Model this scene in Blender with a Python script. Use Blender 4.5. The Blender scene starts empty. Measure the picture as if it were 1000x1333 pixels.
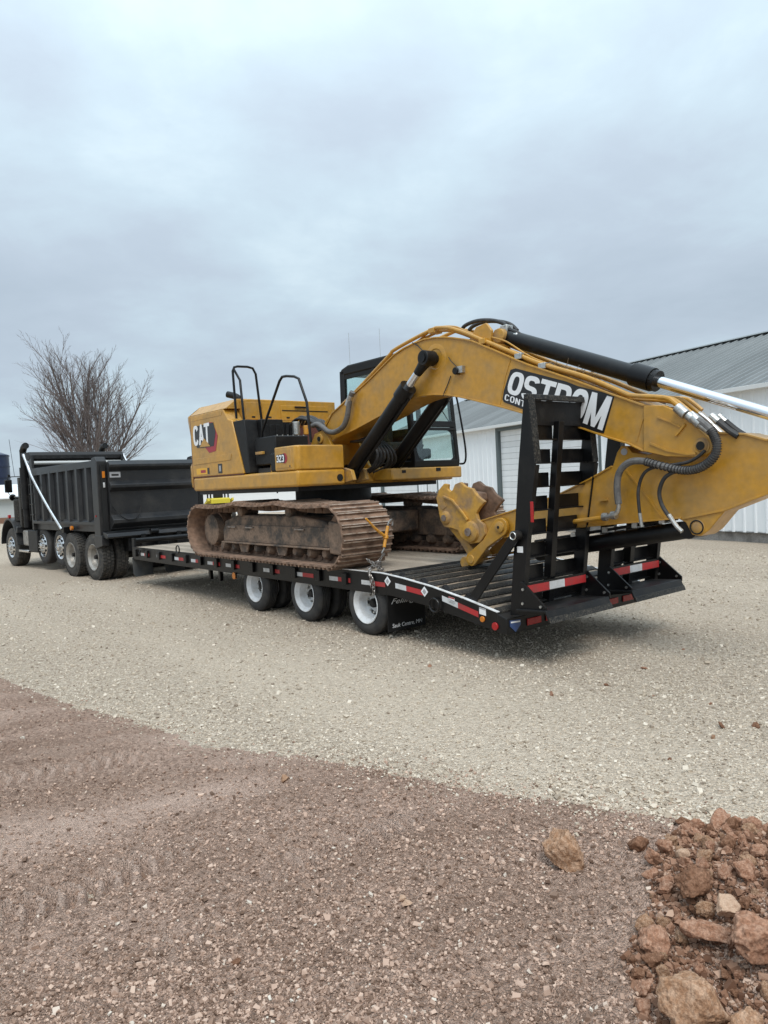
import bpy, bmesh, math, random
import numpy as np
from mathutils import Vector, Matrix, noise as mnoise
R = math.radians
random.seed(7); np.random.seed(7)
scene = bpy.context.scene
COL = scene.collection

# ------------------------------------------------------------------ camera
cam_d = bpy.data.cameras.new('camera'); cam_o = bpy.data.objects.new('camera', cam_d); COL.objects.link(cam_o)
CAM_H = 1.88
c_right = Vector((0.99889606, -0.00195871, -0.04693417)); c_up = Vector((0.04697502, 0.04165089, 0.99802733)); c_fwd = Vector((0.0, 0.99913031, -0.04169692))
m = Matrix((c_right, c_up, -c_fwd)).transposed().to_4x4(); m.translation = (0, 0, CAM_H)
cam_o.matrix_world = m
cam_d.sensor_fit = 'VERTICAL'; cam_d.sensor_height = 36.0; cam_d.lens = 952.117 / 1333.0 * 36.0
cam_d.clip_start = 0.05; cam_d.clip_end = 6000
scene.camera = cam_o

# ------------------------------------------------------------------ world: overcast sky
SUN_EL, SUN_AZ = R(54), R(172)          # azimuth clockwise from +Y (the direction of view)
world = bpy.data.worlds.new('World'); scene.world = world; world.use_nodes = True
nt = world.node_tree; nt.nodes.clear()
def N(t, kind, **kw):
    n = t.nodes.new(kind)
    for k, v in kw.items(): setattr(n, k, v)
    return n
def build_world():
    L = nt.links.new
    out = N(nt, 'ShaderNodeOutputWorld'); bg = N(nt, 'ShaderNodeBackground'); L(bg.outputs[0], out.inputs[0])
    sky = N(nt, 'ShaderNodeTexSky', sky_type='NISHITA'); sky.sun_disc = False; sky.sun_elevation = SUN_EL; sky.sun_rotation = SUN_AZ
    tc = N(nt, 'ShaderNodeTexCoord'); sep = N(nt, 'ShaderNodeSeparateXYZ'); L(tc.outputs['Generated'], sep.inputs[0])
    def math_(op, a, b=None, clamp=False):
        n = N(nt, 'ShaderNodeMath', operation=op); n.use_clamp = clamp
        for i, v in enumerate((a, b)):
            if v is None: continue
            if isinstance(v, (int, float)): n.inputs[i].default_value = v
            else: L(v, n.inputs[i])
        return n.outputs[0]
    zc = math_('MAXIMUM', sep.outputs[2], 0.0)
    den = math_('ADD', zc, 0.22)
    u = math_('DIVIDE', sep.outputs[0], den); v = math_('DIVIDE', sep.outputs[1], den)
    cmb = N(nt, 'ShaderNodeCombineXYZ'); L(u, cmb.inputs[0]); L(v, cmb.inputs[1]); cmb.inputs[2].default_value = 6.6
    n1 = N(nt, 'ShaderNodeTexNoise'); n1.inputs['Scale'].default_value = 0.85; n1.inputs['Detail'].default_value = 7; n1.inputs['Roughness'].default_value = 0.56; n1.inputs['Distortion'].default_value = 0.15
    L(cmb.outputs[0], n1.inputs['Vector'])
    n2 = N(nt, 'ShaderNodeTexNoise'); n2.inputs['Scale'].default_value = 2.6; n2.inputs['Detail'].default_value = 6; n2.inputs['Roughness'].default_value = 0.55; n2.inputs['Distortion'].default_value = 0.25
    L(cmb.outputs[0], n2.inputs['Vector'])
    f = math_('ADD', math_('MULTIPLY', n1.outputs[0], 0.72), math_('MULTIPLY', n2.outputs[0], 0.28))
    ramp = N(nt, 'ShaderNodeValToRGB'); L(f, ramp.inputs[0]); e = ramp.color_ramp.elements
    e[0].position = 0.34; e[0].color = (0.425, 0.505, 0.59, 1)
    e[1].position = 0.66; e[1].color = (0.68, 0.81, 0.875, 1)
    k = e.new(0.46); k.color = (0.48, 0.565, 0.655, 1)
    k = e.new(0.55); k.color = (0.54, 0.66, 0.745, 1)
    # CIE overcast luminance: brighter towards the zenith
    lum = math_('ADD', math_('ADD', math_('MULTIPLY', zc, 0.25), math_('MULTIPLY', math_('POWER', zc, 2.5), 1.45)), 0.78)
    mul = N(nt, 'ShaderNodeVectorMath', operation='SCALE'); L(ramp.outputs[0], mul.inputs[0]); L(lum, mul.inputs['Scale'])
    sk = N(nt, 'ShaderNodeVectorMath', operation='SCALE'); L(sky.outputs[0], sk.inputs[0]); sk.inputs['Scale'].default_value = 0.07
    mix = N(nt, 'ShaderNodeMix', data_type='RGBA'); mix.inputs[0].default_value = 0.9
    L(sk.outputs[0], mix.inputs[6]); L(mul.outputs[0], mix.inputs[7])
    L(mix.outputs[2], bg.inputs[0]); bg.inputs[1].default_value = 1.0
build_world()
sun_d = bpy.data.lights.new('sun', 'SUN'); sun_d.energy = 1.5; sun_d.angle = R(28); sun_d.color = (1.0, 0.96, 0.9)
sun_o = bpy.data.objects.new('sun', sun_d); COL.objects.link(sun_o)
sdir = Vector((math.sin(SUN_AZ) * math.cos(SUN_EL), math.cos(SUN_AZ) * math.cos(SUN_EL), math.sin(SUN_EL)))
sun_o.rotation_euler = sdir.to_track_quat('Z', 'Y').to_euler(); sun_o.location = sdir * 50
vs = scene.view_settings; vs.view_transform = 'Standard'; vs.look = 'None'; vs.exposure = 0.42; vs.gamma = 1.0; vs.use_curve_mapping = False
scene.render.engine = 'CYCLES'

# ------------------------------------------------------------------ materials
def mat(name, col, rough=0.5, metal=0.0, var=None, vscale=6.0, vamt=0.5, thr=(0.45, 0.65), bump=0.0, bscale=60.0, spec=0.5, coat=0.0, fine=0.0, stretch=None, orand=0.0):
    """base colour, broken by patches of a second colour (dust, mud, rust, fading), with fine relief"""
    M = bpy.data.materials.new(name); M.use_nodes = True; t = M.node_tree; L = t.links.new
    b = t.nodes['Principled BSDF']; b.inputs['Base Color'].default_value = (*col, 1); b.inputs['Roughness'].default_value = rough; b.inputs['Metallic'].default_value = metal
    b.inputs['Specular IOR Level'].default_value = spec; b.inputs['Coat Weight'].default_value = coat
    tc = N(t, 'ShaderNodeTexCoord'); vec = tc.outputs['Object']
    if stretch:
        mp = N(t, 'ShaderNodeMapping'); mp.inputs['Scale'].default_value = stretch; L(vec, mp.inputs[0]); vec = mp.outputs[0]
    colsock = None
    if var is not None:
        n = N(t, 'ShaderNodeTexNoise'); n.inputs['Scale'].default_value = vscale; n.inputs['Detail'].default_value = 8; n.inputs['Roughness'].default_value = 0.62; L(vec, n.inputs['Vector'])
        r = N(t, 'ShaderNodeMapRange'); r.inputs[1].default_value = thr[0]; r.inputs[2].default_value = thr[1]; r.inputs[4].default_value = vamt; L(n.outputs[0], r.inputs[0])
        mx = N(t, 'ShaderNodeMix', data_type='RGBA'); mx.inputs[6].default_value = (*col, 1); mx.inputs[7].default_value = (*var, 1); L(r.outputs[0], mx.inputs[0]); colsock = mx.outputs[2]
        rr = N(t, 'ShaderNodeMath', operation='ADD'); rr.inputs[1].default_value = rough; rr.use_clamp = True
        m3 = N(t, 'ShaderNodeMath', operation='MULTIPLY'); L(r.outputs[0], m3.inputs[0]); m3.inputs[1].default_value = 0.35; L(m3.outputs[0], rr.inputs[0]); L(rr.outputs[0], b.inputs['Roughness'])
    if fine:
        n = N(t, 'ShaderNodeTexNoise'); n.inputs['Scale'].default_value = bscale; n.inputs['Detail'].default_value = 4; L(vec, n.inputs['Vector'])
        r = N(t, 'ShaderNodeMapRange'); r.inputs[1].default_value = 0.3; r.inputs[2].default_value = 0.7; r.inputs[3].default_value = 1 - fine; r.inputs[4].default_value = 1 + fine; L(n.outputs[0], r.inputs[0])
        vm = N(t, 'ShaderNodeVectorMath', operation='SCALE'); L(r.outputs[0], vm.inputs['Scale'])
        if colsock is None: vm.inputs[0].default_value = col
        else: L(colsock, vm.inputs[0])
        colsock = vm.outputs[0]
    if orand:                                             # each piece a little lighter or darker than the next
        oi = N(t, 'ShaderNodeObjectInfo'); r = N(t, 'ShaderNodeMapRange'); r.inputs[3].default_value = 1 - orand; r.inputs[4].default_value = 1 + orand; L(oi.outputs['Random'], r.inputs[0])
        vm = N(t, 'ShaderNodeVectorMath', operation='SCALE'); L(r.outputs[0], vm.inputs['Scale'])
        if colsock is None: vm.inputs[0].default_value = col
        else: L(colsock, vm.inputs[0])
        colsock = vm.outputs[0]
    if colsock is not None: L(colsock, b.inputs['Base Color'])
    if bump:
        n = N(t, 'ShaderNodeTexNoise'); n.inputs['Scale'].default_value = bscale; n.inputs['Detail'].default_value = 5; L(vec, n.inputs['Vector'])
        bp = N(t, 'ShaderNodeBump'); bp.inputs['Strength'].default_value = 1.0; bp.inputs['Distance'].default_value = bump; L(n.outputs[0], bp.inputs['Height']); L(bp.outputs[0], b.inputs['Normal'])
    return M
def glassmat(name, tint, gloss=0.12):
    M = bpy.data.materials.new(name); M.use_nodes = True; t = M.node_tree; t.nodes.clear(); L = t.links.new
    o = N(t, 'ShaderNodeOutputMaterial'); tr = N(t, 'ShaderNodeBsdfTransparent'); tr.inputs[0].default_value = (*tint, 1)
    g = N(t, 'ShaderNodeBsdfGlossy'); g.inputs[0].default_value = (0.9, 0.95, 0.95, 1); g.inputs['Roughness'].default_value = 0.03
    mx = N(t, 'ShaderNodeMixShader'); mx.inputs[0].default_value = gloss; L(tr.outputs[0], mx.inputs[1]); L(g.outputs[0], mx.inputs[2]); L(mx.outputs[0], o.inputs[0])
    return M
YEL = (0.49, 0.248, 0.027)
M = dict(
 yellow=mat('yellow_paint', YEL, 0.30, var=(0.33, 0.21, 0.085), vscale=3.1, vamt=0.7, thr=(0.45, 0.70), bump=0.0005, bscale=14, fine=0.10, coat=0.15),
 yellow_dirty=mat('yellow_paint_worn', (0.50, 0.27, 0.045), 0.55, var=(0.26, 0.17, 0.10), vscale=5, vamt=0.85, thr=(0.42, 0.62), bump=0.002, bscale=25, fine=0.1),
 black=mat('black_paint', (0.005, 0.005, 0.0055), 0.34, var=(0.022, 0.02, 0.018), vscale=3.5, vamt=0.5, thr=(0.5, 0.75), spec=0.3),
 black_dirty=mat('black_dusty_paint', (0.007, 0.007, 0.0075), 0.45, var=(0.06, 0.052, 0.044), vscale=6, vamt=0.5, thr=(0.5, 0.8), bump=0.001, bscale=40, spec=0.3),
 truck_black=mat('black_truck_paint', (0.016, 0.017, 0.019), 0.33, var=(0.075, 0.068, 0.06), vscale=1.8, vamt=0.5, thr=(0.45, 0.8), bump=0.0008, bscale=25, fine=0.12, spec=0.4),
 black_worn=mat('worn_black_steel', (0.012, 0.012, 0.012), 0.5, var=(0.17, 0.15, 0.12), vscale=55, vamt=0.6, thr=(0.47, 0.7), bump=0.0015, bscale=60, spec=0.3),
 plastic=mat('black_plastic', (0.007, 0.007, 0.0075), 0.5, var=(0.025, 0.024, 0.022), vscale=5, vamt=0.5, spec=0.3),
 rubber=mat('tyre_rubber', (0.022, 0.022, 0.023), 0.75, var=(0.085, 0.077, 0.068), vscale=6, vamt=0.6, thr=(0.4, 0.7), bump=0.001, bscale=60),
 tread=mat('tread_rubber', (0.03, 0.029, 0.028), 0.85, var=(0.11, 0.098, 0.083), vscale=12, vamt=0.7, thr=(0.4, 0.65), bump=0.003, bscale=45),
 hose=mat('hose_rubber', (0.02, 0.02, 0.021), 0.5, var=(0.1, 0.09, 0.08), vscale=9, vamt=0.4),
 sleeve=mat('grey_hose_sleeve', (0.13, 0.125, 0.12), 0.6, var=(0.05, 0.05, 0.05), vscale=20, vamt=0.6, bump=0.002, bscale=80),
 track=mat('muddy_track_steel', (0.30, 0.19, 0.13), 0.78, var=(0.11, 0.072, 0.052), vscale=7, vamt=0.9, thr=(0.4, 0.62), bump=0.007, bscale=28, fine=0.22, orand=0.16),
 frame_mud=mat('muddy_frame_steel', (0.22, 0.15, 0.105), 0.85, var=(0.06, 0.055, 0.05), vscale=4, vamt=0.9, thr=(0.42, 0.6), bump=0.006, bscale=30, fine=0.2),
 worn_edge=mat('worn_grouser_edge', (0.42, 0.345, 0.28), 0.5, metal=0.25, var=(0.20, 0.125, 0.085), vscale=9, vamt=0.9, thr=(0.42, 0.6), bump=0.002, bscale=50),
 shiny=mat('worn_bright_steel', (0.34, 0.30, 0.27), 0.4, metal=0.7, var=(0.2, 0.13, 0.09), vscale=12, vamt=0.8),
 chrome=mat('chrome_rod', (0.75, 0.77, 0.8), 0.12, metal=1.0),
 alu=mat('polished_aluminium', (0.72, 0.72, 0.72), 0.22, metal=1.0, var=(0.35, 0.32, 0.28), vscale=9, vamt=0.5),
 zinc=mat('zinc_fitting', (0.55, 0.55, 0.53), 0.35, metal=0.9, var=(0.2, 0.18, 0.15), vscale=20, vamt=0.6),
 white_rim=mat('white_wheel_paint', (0.62, 0.63, 0.64), 0.42, var=(0.33, 0.30, 0.26), vscale=9, vamt=0.5),
 grey_rim=mat('grey_wheel_paint', (0.36, 0.34, 0.31), 0.4, metal=0.4, var=(0.16, 0.14, 0.12), vscale=8, vamt=0.7),
 dark=mat('dark_recess', (0.006, 0.006, 0.006), 0.8),
 glass=glassmat('cab_glass', (0.91, 0.975, 0.96), 0.07),
 lens_red=mat('red_lens', (0.36, 0.012, 0.014), 0.25), lens_amber=mat('amber_lens', (0.55, 0.17, 0.015), 0.25),
 tape_red=mat('red_reflective_tape', (0.42, 0.022, 0.025), 0.4, var=(0.2, 0.06, 0.05), vscale=8, vamt=0.5), tape_white=mat('white_reflective_tape', (0.6, 0.61, 0.62), 0.4, var=(0.35, 0.33, 0.3), vscale=8, vamt=0.5),
 decal_white=mat('white_vinyl', (0.78, 0.79, 0.8), 0.35), decal_black=mat('black_vinyl', (0.014, 0.014, 0.015), 0.35), decal_red=mat('red_vinyl', (0.33, 0.02, 0.03), 0.35), decal_yellow=mat('yellow_vinyl', (0.72, 0.38, 0.02), 0.35),
 decal_grey=mat('grey_print', (0.35, 0.35, 0.36), 0.5), seam=mat('red_brown_seam', (0.10, 0.025, 0.015), 0.6), decal_blue=mat('blue_badge', (0.03, 0.07, 0.2), 0.3),
 edge_white=mat('white_edge_paint', (0.7, 0.7, 0.7), 0.45, var=(0.3, 0.28, 0.25), vscale=7, vamt=0.6),
 wood=mat('weathered_deck_wood', (0.36, 0.30, 0.235), 0.85, var=(0.17, 0.14, 0.11), vscale=5, vamt=0.75, thr=(0.4, 0.7), bump=0.003, bscale=30, fine=0.2, stretch=(0.6, 9, 9), orand=0.22),
 wood_wet=mat('dark_worn_wood', (0.32, 0.245, 0.175), 0.75, var=(0.05, 0.042, 0.035), vscale=6, vamt=0.9, thr=(0.42, 0.6), bump=0.003, bscale=30, fine=0.2, stretch=(4, 0.8, 4), orand=0.3),
 binder=mat('orange_binder_paint', (0.62, 0.27, 0.02), 0.4, var=(0.3, 0.2, 0.1), vscale=30, vamt=0.6), chain=mat('chain_steel', (0.35, 0.33, 0.31), 0.35, metal=0.9, var=(0.12, 0.09, 0.07), vscale=40, vamt=0.8),
 flap=mat('grey_rubber_flap', (0.055, 0.06, 0.064), 0.6, var=(0.12, 0.115, 0.105), vscale=6, vamt=0.6),
 hivis=mat('bright_yellow_cover', (0.55, 0.45, 0.03), 0.6), grit=mat('grit_tape', (0.05, 0.05, 0.05), 0.9),
 tarp=mat('black_tarp', (0.012, 0.012, 0.013), 0.6, var=(0.04, 0.04, 0.04), vscale=8, vamt=0.6, bump=0.004, bscale=12), tarp_tube=mat('silver_tarp_tube', (0.55, 0.54, 0.51), 0.35, metal=0.5),
 siding=mat('white_metal_siding', (0.82, 0.85, 0.87), 0.45, var=(0.68, 0.70, 0.72), vscale=1.2, vamt=0.45, stretch=(1, 1, 0.3), orand=0.04),
 roof=mat('green_grey_metal_roof', (0.19, 0.205, 0.207), 0.55, metal=0.0, spec=0.25, var=(0.25, 0.265, 0.268), vscale=1.2, vamt=0.6, stretch=(2.5, 0.4, 0.4), orand=0.10),
 trim_white=mat('white_trim', (0.68, 0.69, 0.68), 0.45), trim_grey=mat('grey_green_trim', (0.10, 0.125, 0.13), 0.5), concrete=mat('concrete', (0.30, 0.285, 0.265), 0.9, var=(0.15, 0.14, 0.13), vscale=3, vamt=0.8, bump=0.004, bscale=30, fine=0.15),
 door_white=mat('white_door_panel', (0.80, 0.82, 0.83), 0.45, var=(0.66, 0.67, 0.66), vscale=2, vamt=0.4, orand=0.05),
 bark=mat('grey_brown_bark', (0.14, 0.118, 0.108), 0.9, var=(0.05, 0.042, 0.04), vscale=6, vamt=0.7, bump=0.004, bscale=20),
 twig=mat('purple_brown_twigs', (0.155, 0.125, 0.118), 0.9),
 silo=mat('dark_blue_enamel', (0.012, 0.022, 0.06), 0.3, var=(0.03, 0.04, 0.08), vscale=2, vamt=0.5), shed=mat('pale_grey_cladding', (0.42, 0.45, 0.45), 0.6), shed_base=mat('brown_base_course', (0.20, 0.11, 0.07), 0.8), shed_roof=mat('white_shed_roof', (0.75, 0.77, 0.78), 0.5),
 loader_glass=glassmat('loader_glass', (0.8, 0.85, 0.85), 0.15), seat=mat('dark_seat', (0.01, 0.01, 0.01), 0.8),
)

def ground_mat(name, cols, scale_big, scale_small, bumpd, cell=60.0, streak=None, packed=None):
    """cols: list of 4 colours; large patches and small grains"""
    Mt = bpy.data.materials.new(name); Mt.use_nodes = True; t = Mt.node_tree; L = t.links.new; b = t.nodes['Principled BSDF']; b.inputs['Roughness'].default_value = 0.95; b.inputs['Specular IOR Level'].default_value = 0.2
    tc = N(t, 'ShaderNodeTexCoord'); vec = tc.outputs['Object']
    n = N(t, 'ShaderNodeTexNoise'); n.inputs['Scale'].default_value = scale_big; n.inputs['Detail'].default_value = 8; n.inputs['Roughness'].default_value = 0.62; L(vec, n.inputs['Vector'])
    if streak:
        mp = N(t, 'ShaderNodeMapping'); mp.vector_type = 'TEXTURE'; mp.inputs['Rotation'].default_value = (0, 0, streak[0]); mp.inputs['Scale'].default_value = (streak[1], 1, 1); L(vec, mp.inputs[0]); L(mp.outputs[0], n.inputs['Vector'])
    r = N(t, 'ShaderNodeMapRange'); r.inputs[1].default_value = 0.38; r.inputs[2].default_value = 0.62; L(n.outputs[0], r.inputs[0])
    mx = N(t, 'ShaderNodeMix', data_type='RGBA'); mx.inputs[6].default_value = (*cols[0], 1); mx.inputs[7].default_value = (*cols[1], 1); L(r.outputs[0], mx.inputs[0])
    vo = N(t, 'ShaderNodeTexVoronoi'); vo.inputs['Scale'].default_value = cell; L(vec, vo.inputs['Vector'])
    sp = N(t, 'ShaderNodeSeparateColor'); L(vo.outputs['Color'], sp.inputs[0])
    r2 = N(t, 'ShaderNodeMapRange'); r2.inputs[1].default_value = 0.35; r2.inputs[2].default_value = 0.95; L(sp.outputs[0], r2.inputs[0])
    mx2 = N(t, 'ShaderNodeMix', data_type='RGBA'); L(r2.outputs[0], mx2.inputs[0]); L(mx.outputs[2], mx2.inputs[6]); mx2.inputs[7].default_value = (*cols[2], 1)
    n3 = N(t, 'ShaderNodeTexNoise'); n3.inputs['Scale'].default_value = scale_small; n3.inputs['Detail'].default_value = 5; n3.inputs['Roughness'].default_value = 0.7; L(vec, n3.inputs['Vector'])
    r3 = N(t, 'ShaderNodeMapRange'); r3.inputs[1].default_value = 0.42; r3.inputs[2].default_value = 0.62; r3.inputs[4].default_value = 0.75; L(n3.outputs[0], r3.inputs[0])
    mx3 = N(t, 'ShaderNodeMix', data_type='RGBA'); L(r3.outputs[0], mx3.inputs[0]); L(mx2.outputs[2], mx3.inputs[6]); mx3.inputs[7].default_value = (*cols[3], 1)
    csock = mx3.outputs[2]
    if packed:                                            # dry fines pressed flat by traffic
        at = N(t, 'ShaderNodeAttribute'); at.attribute_name = 'packed'; pm = N(t, 'ShaderNodeMath', operation='MULTIPLY'); L(at.outputs['Fac'], pm.inputs[0]); pm.inputs[1].default_value = packed[1]
        mx4 = N(t, 'ShaderNodeMix', data_type='RGBA'); L(pm.outputs[0], mx4.inputs[0]); L(csock, mx4.inputs[6]); mx4.inputs[7].default_value = (*packed[0], 1); csock = mx4.outputs[2]
    L(csock, b.inputs['Base Color'])
    dist = N(t, 'ShaderNodeMath', operation='MULTIPLY'); L(vo.outputs['Distance'], dist.inputs[0]); dist.inputs[1].default_value = -1.0
    ad = N(t, 'ShaderNodeMath', operation='ADD'); L(dist.outputs[0], ad.inputs[0]); L(n3.outputs[0], ad.inputs[1])
    bp = N(t, 'ShaderNodeBump'); bp.inputs['Distance'].default_value = bumpd; bp.inputs['Strength'].default_value = 1.0; L(ad.outputs[0], bp.inputs['Height']); L(bp.outputs[0], b.inputs['Normal'])
    return Mt
def pebble_mat(name, stops):
    Mt = bpy.data.materials.new(name); Mt.use_nodes = True; t = Mt.node_tree; L = t.links.new; b = t.nodes['Principled BSDF']; b.inputs['Roughness'].default_value = 0.9; b.inputs['Specular IOR Level'].default_value = 0.25
    g = N(t, 'ShaderNodeNewGeometry'); rp = N(t, 'ShaderNodeValToRGB'); L(g.outputs['Random Per Island'], rp.inputs[0]); e = rp.color_ramp.elements
    e[0].position = stops[0][0]; e[0].color = (*stops[0][1], 1); e[1].position = stops[-1][0]; e[1].color = (*stops[-1][1], 1)
    for p, c in stops[1:-1]: k = e.new(p); k.color = (*c, 1)
    L(rp.outputs[0], b.inputs['Base Color'])
    return Mt
M['gravel'] = ground_mat('crushed_gravel', [(0.53, 0.435, 0.335), (0.435, 0.35, 0.268), (0.61, 0.52, 0.415), (0.25, 0.195, 0.145)], 0.45, 24.0, 0.020, 55.0, streak=(2.26, 3.0), packed=((0.60, 0.50, 0.39), 0.4))
M['dirt'] = ground_mat('red_brown_dirt', [(0.36, 0.232, 0.168), (0.62, 0.43, 0.335), (0.53, 0.37, 0.285), (0.18, 0.112, 0.079)], 1.5, 34.0, 0.020, 120.0, streak=(0.42, 2.6), packed=((0.74, 0.545, 0.44), 0.55))
M['field'] = ground_mat('dry_field', [(0.20, 0.16, 0.085), (0.16, 0.13, 0.07), (0.24, 0.20, 0.11), (0.12, 0.10, 0.06)], 0.08, 3.0, 0.05, 5.0)
M['pebble_gravel'] = pebble_mat('limestone_chips', [(0.0, (0.23, 0.18, 0.135)), (0.22, (0.44, 0.365, 0.28)), (0.6, (0.56, 0.475, 0.375)), (1.0, (0.65, 0.575, 0.475))])
M['pebble_dirt'] = pebble_mat('red_soil_pebbles', [(0.0, (0.13, 0.081, 0.056)), (0.35, (0.30, 0.198, 0.145)), (0.75, (0.46, 0.32, 0.245)), (0.96, (0.55, 0.40, 0.31)), (1.0, (0.58, 0.52, 0.44))])
M['heap_soil'] = pebble_mat('red_heap_crumbs', [(0.0, (0.10, 0.048, 0.028)), (0.5, (0.22, 0.115, 0.07)), (0.85, (0.34, 0.20, 0.135)), (1.0, (0.48, 0.33, 0.24))])
M['clod'] = mat('red_clay_clod', (0.255, 0.128, 0.078), 0.95, var=(0.40, 0.24, 0.165), vscale=3.2, vamt=0.9, thr=(0.4, 0.62), bump=0.003, bscale=11, fine=0.3, spec=0.1)
M['clod_dark'] = mat('damp_clay_clod', (0.15, 0.075, 0.044), 0.95, var=(0.27, 0.15, 0.095), vscale=3.2, vamt=0.9, thr=(0.42, 0.66), bump=0.003, bscale=11, fine=0.3, spec=0.1)
M['stone_pale'] = mat('pale_tan_stone', (0.46, 0.315, 0.22), 0.9, var=(0.34, 0.205, 0.135), vscale=3, vamt=0.8, bump=0.002, bscale=10, fine=0.15, spec=0.15)
M['boulder'] = mat('tan_red_boulder', (0.30, 0.168, 0.098), 0.95, var=(0.45, 0.295, 0.20), vscale=4.5, vamt=0.9, thr=(0.42, 0.62), bump=0.005, bscale=15, fine=0.3, spec=0.1)

# ------------------------------------------------------------------ mesh helpers
class Frame:
    """local coordinates (a forward, b to the right, z up) of a vehicle or building"""
    def __init__(s, ox, oy, yaw): s.o = Vector((ox, oy, 0)); s.th = math.pi / 2 + yaw; s.ea = Vector((math.cos(s.th), math.sin(s.th), 0)); s.eb = Vector((math.sin(s.th), -math.cos(s.th), 0))
    def w(s, a, b, z): return s.o + s.ea * a + s.eb * b + Vector((0, 0, z))
BASE = {}
def tag(o, label=None, cat=None, group=None, kind=None):
    if label: o['label'] = label
    if cat: o['category'] = cat
    if group: o['group'] = group
    if kind: o['kind'] = kind
    return o
def thing(name, fr, base, label, cat, group=None, kind=None):
    o = bpy.data.objects.new(name, None); o.empty_display_size = 0.2; COL.objects.link(o)
    o.location = fr.w(*base); o.rotation_euler = (0, 0, fr.th)
    tag(o, label, cat, group, kind); BASE[o.name] = (fr, Vector(base))
    return o
class MB:
    def __init__(s): s.v = []; s.f = []
    def add(s, vs, fs):
        k = len(s.v); s.v += [tuple(v) for v in vs]; s.f += [tuple(i + k for i in f) for f in fs]; return s
    def box(s, x0, x1, y0, y1, z0, z1):
        return s.add([(x0, y0, z0), (x1, y0, z0), (x1, y1, z0), (x0, y1, z0), (x0, y0, z1), (x1, y0, z1), (x1, y1, z1), (x0, y1, z1)], [(0, 3, 2, 1), (4, 5, 6, 7), (0, 1, 5, 4), (1, 2, 6, 5), (2, 3, 7, 6), (3, 0, 4, 7)])
    def prism(s, pts, b0, b1):
        """outline in (a, z), extruded from b0 to b1"""
        n = len(pts); return s.add([(a, b0, z) for a, z in pts] + [(a, b1, z) for a, z in pts], [tuple(range(n)), tuple(range(2 * n - 1, n - 1, -1))] + [(i, (i + 1) % n, n + (i + 1) % n, n + i) for i in range(n)])
    def prism_a(s, pts, a0, a1):
        """outline in (b, z), extruded from a0 to a1"""
        n = len(pts); return s.add([(a0, b, z) for b, z in pts] + [(a1, b, z) for b, z in pts], [tuple(range(n)), tuple(range(2 * n - 1, n - 1, -1))] + [(i, (i + 1) % n, n + (i + 1) % n, n + i) for i in range(n)])
    def prism_z(s, pts, z0, z1):
        n = len(pts); return s.add([(a, b, z0) for a, b in pts] + [(a, b, z1) for a, b in pts], [tuple(range(n)), tuple(range(2 * n - 1, n - 1, -1))] + [(i, (i + 1) % n, n + (i + 1) % n, n + i) for i in range(n)])
    def strip(s, path, b0, b1, t):
        """a plate of thickness t that follows an (a, z) path"""
        n = len(path); nr = []
        for i in range(n):
            p, q = path[max(i - 1, 0)], path[min(i + 1, n - 1)]; dx, dz = q[0] - p[0], q[1] - p[1]; l = math.hypot(dx, dz) or 1; nr.append((-dz / l * t, dx / l * t))
        out = [(p[0] + k[0] / 2, p[1] + k[1] / 2) for p, k in zip(path, nr)] + [(p[0] - k[0] / 2, p[1] - k[1] / 2) for p, k in zip(path, nr)][::-1]
        m = len(out); vs = [(a, b0, z) for a, z in out] + [(a, b1, z) for a, z in out]; fs = []
        for i in range(n - 1):
            a0, a1, c0, c1 = i, i + 1, m - 1 - i, m - 2 - i
            fs += [(a0, a1, c1, c0), (m + a0, m + c0, m + c1, m + a1), (a0, m + a0, m + a1, a1), (c0, c1, m + c1, m + c0)]
        fs += [(0, m - 1, 2 * m - 1, m), (n - 1, m + n - 1, m + n, n)]
        return s.add(vs, fs)
    def tube(s, pts, r, n=10, cap=True):
        pts = [Vector(p) for p in pts]; rs = r if isinstance(r, (list, tuple)) else [r] * len(pts); k0 = len(s.v); prev = None
        for i, p in enumerate(pts):
            d = (pts[min(i + 1, len(pts) - 1)] - pts[max(i - 1, 0)]).normalized()
            if prev is None: u = d.orthogonal().normalized()
            else:
                u = prev - d * prev.dot(d); u = u.normalized() if u.length > 1e-6 else d.orthogonal().normalized()
            w = d.cross(u); prev = u
            s.v += [tuple(p + (u * math.cos(t) + w * math.sin(t)) * rs[i]) for t in (2 * math.pi * j / n for j in range(n))]
        for i in range(len(pts) - 1):
            for j in range(n): s.f.append((k0 + i * n + j, k0 + i * n + (j + 1) % n, k0 + (i + 1) * n + (j + 1) % n, k0 + (i + 1) * n + j))
        if cap: s.f.append(tuple(k0 + j for j in range(n))[::-1]); e = k0 + (len(pts) - 1) * n; s.f.append(tuple(e + j for j in range(n)))
        return s
    def cyl(s, p0, p1, r, n=20, r2=None): return s.tube([p0, p1], [r, r if r2 is None else r2], n)
    def lathe(s, prof, c=(0, 0, 0), n=40, closed=False):
        """profile of (y, radius) about the y axis through c"""
        k = len(s.v); m_ = len(prof)
        for j in range(n):
            t = 2 * math.pi * j / n
            s.v += [(c[0] + r * math.cos(t), c[1] + y, c[2] + r * math.sin(t)) for y, r in prof]
        for j in range(n):
            for i in range(m_ if closed else m_ - 1):
                i2 = (i + 1) % m_; s.f.append((k + j * m_ + i, k + j * m_ + i2, k + ((j + 1) % n) * m_ + i2, k + ((j + 1) % n) * m_ + i))
        return s
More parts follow.
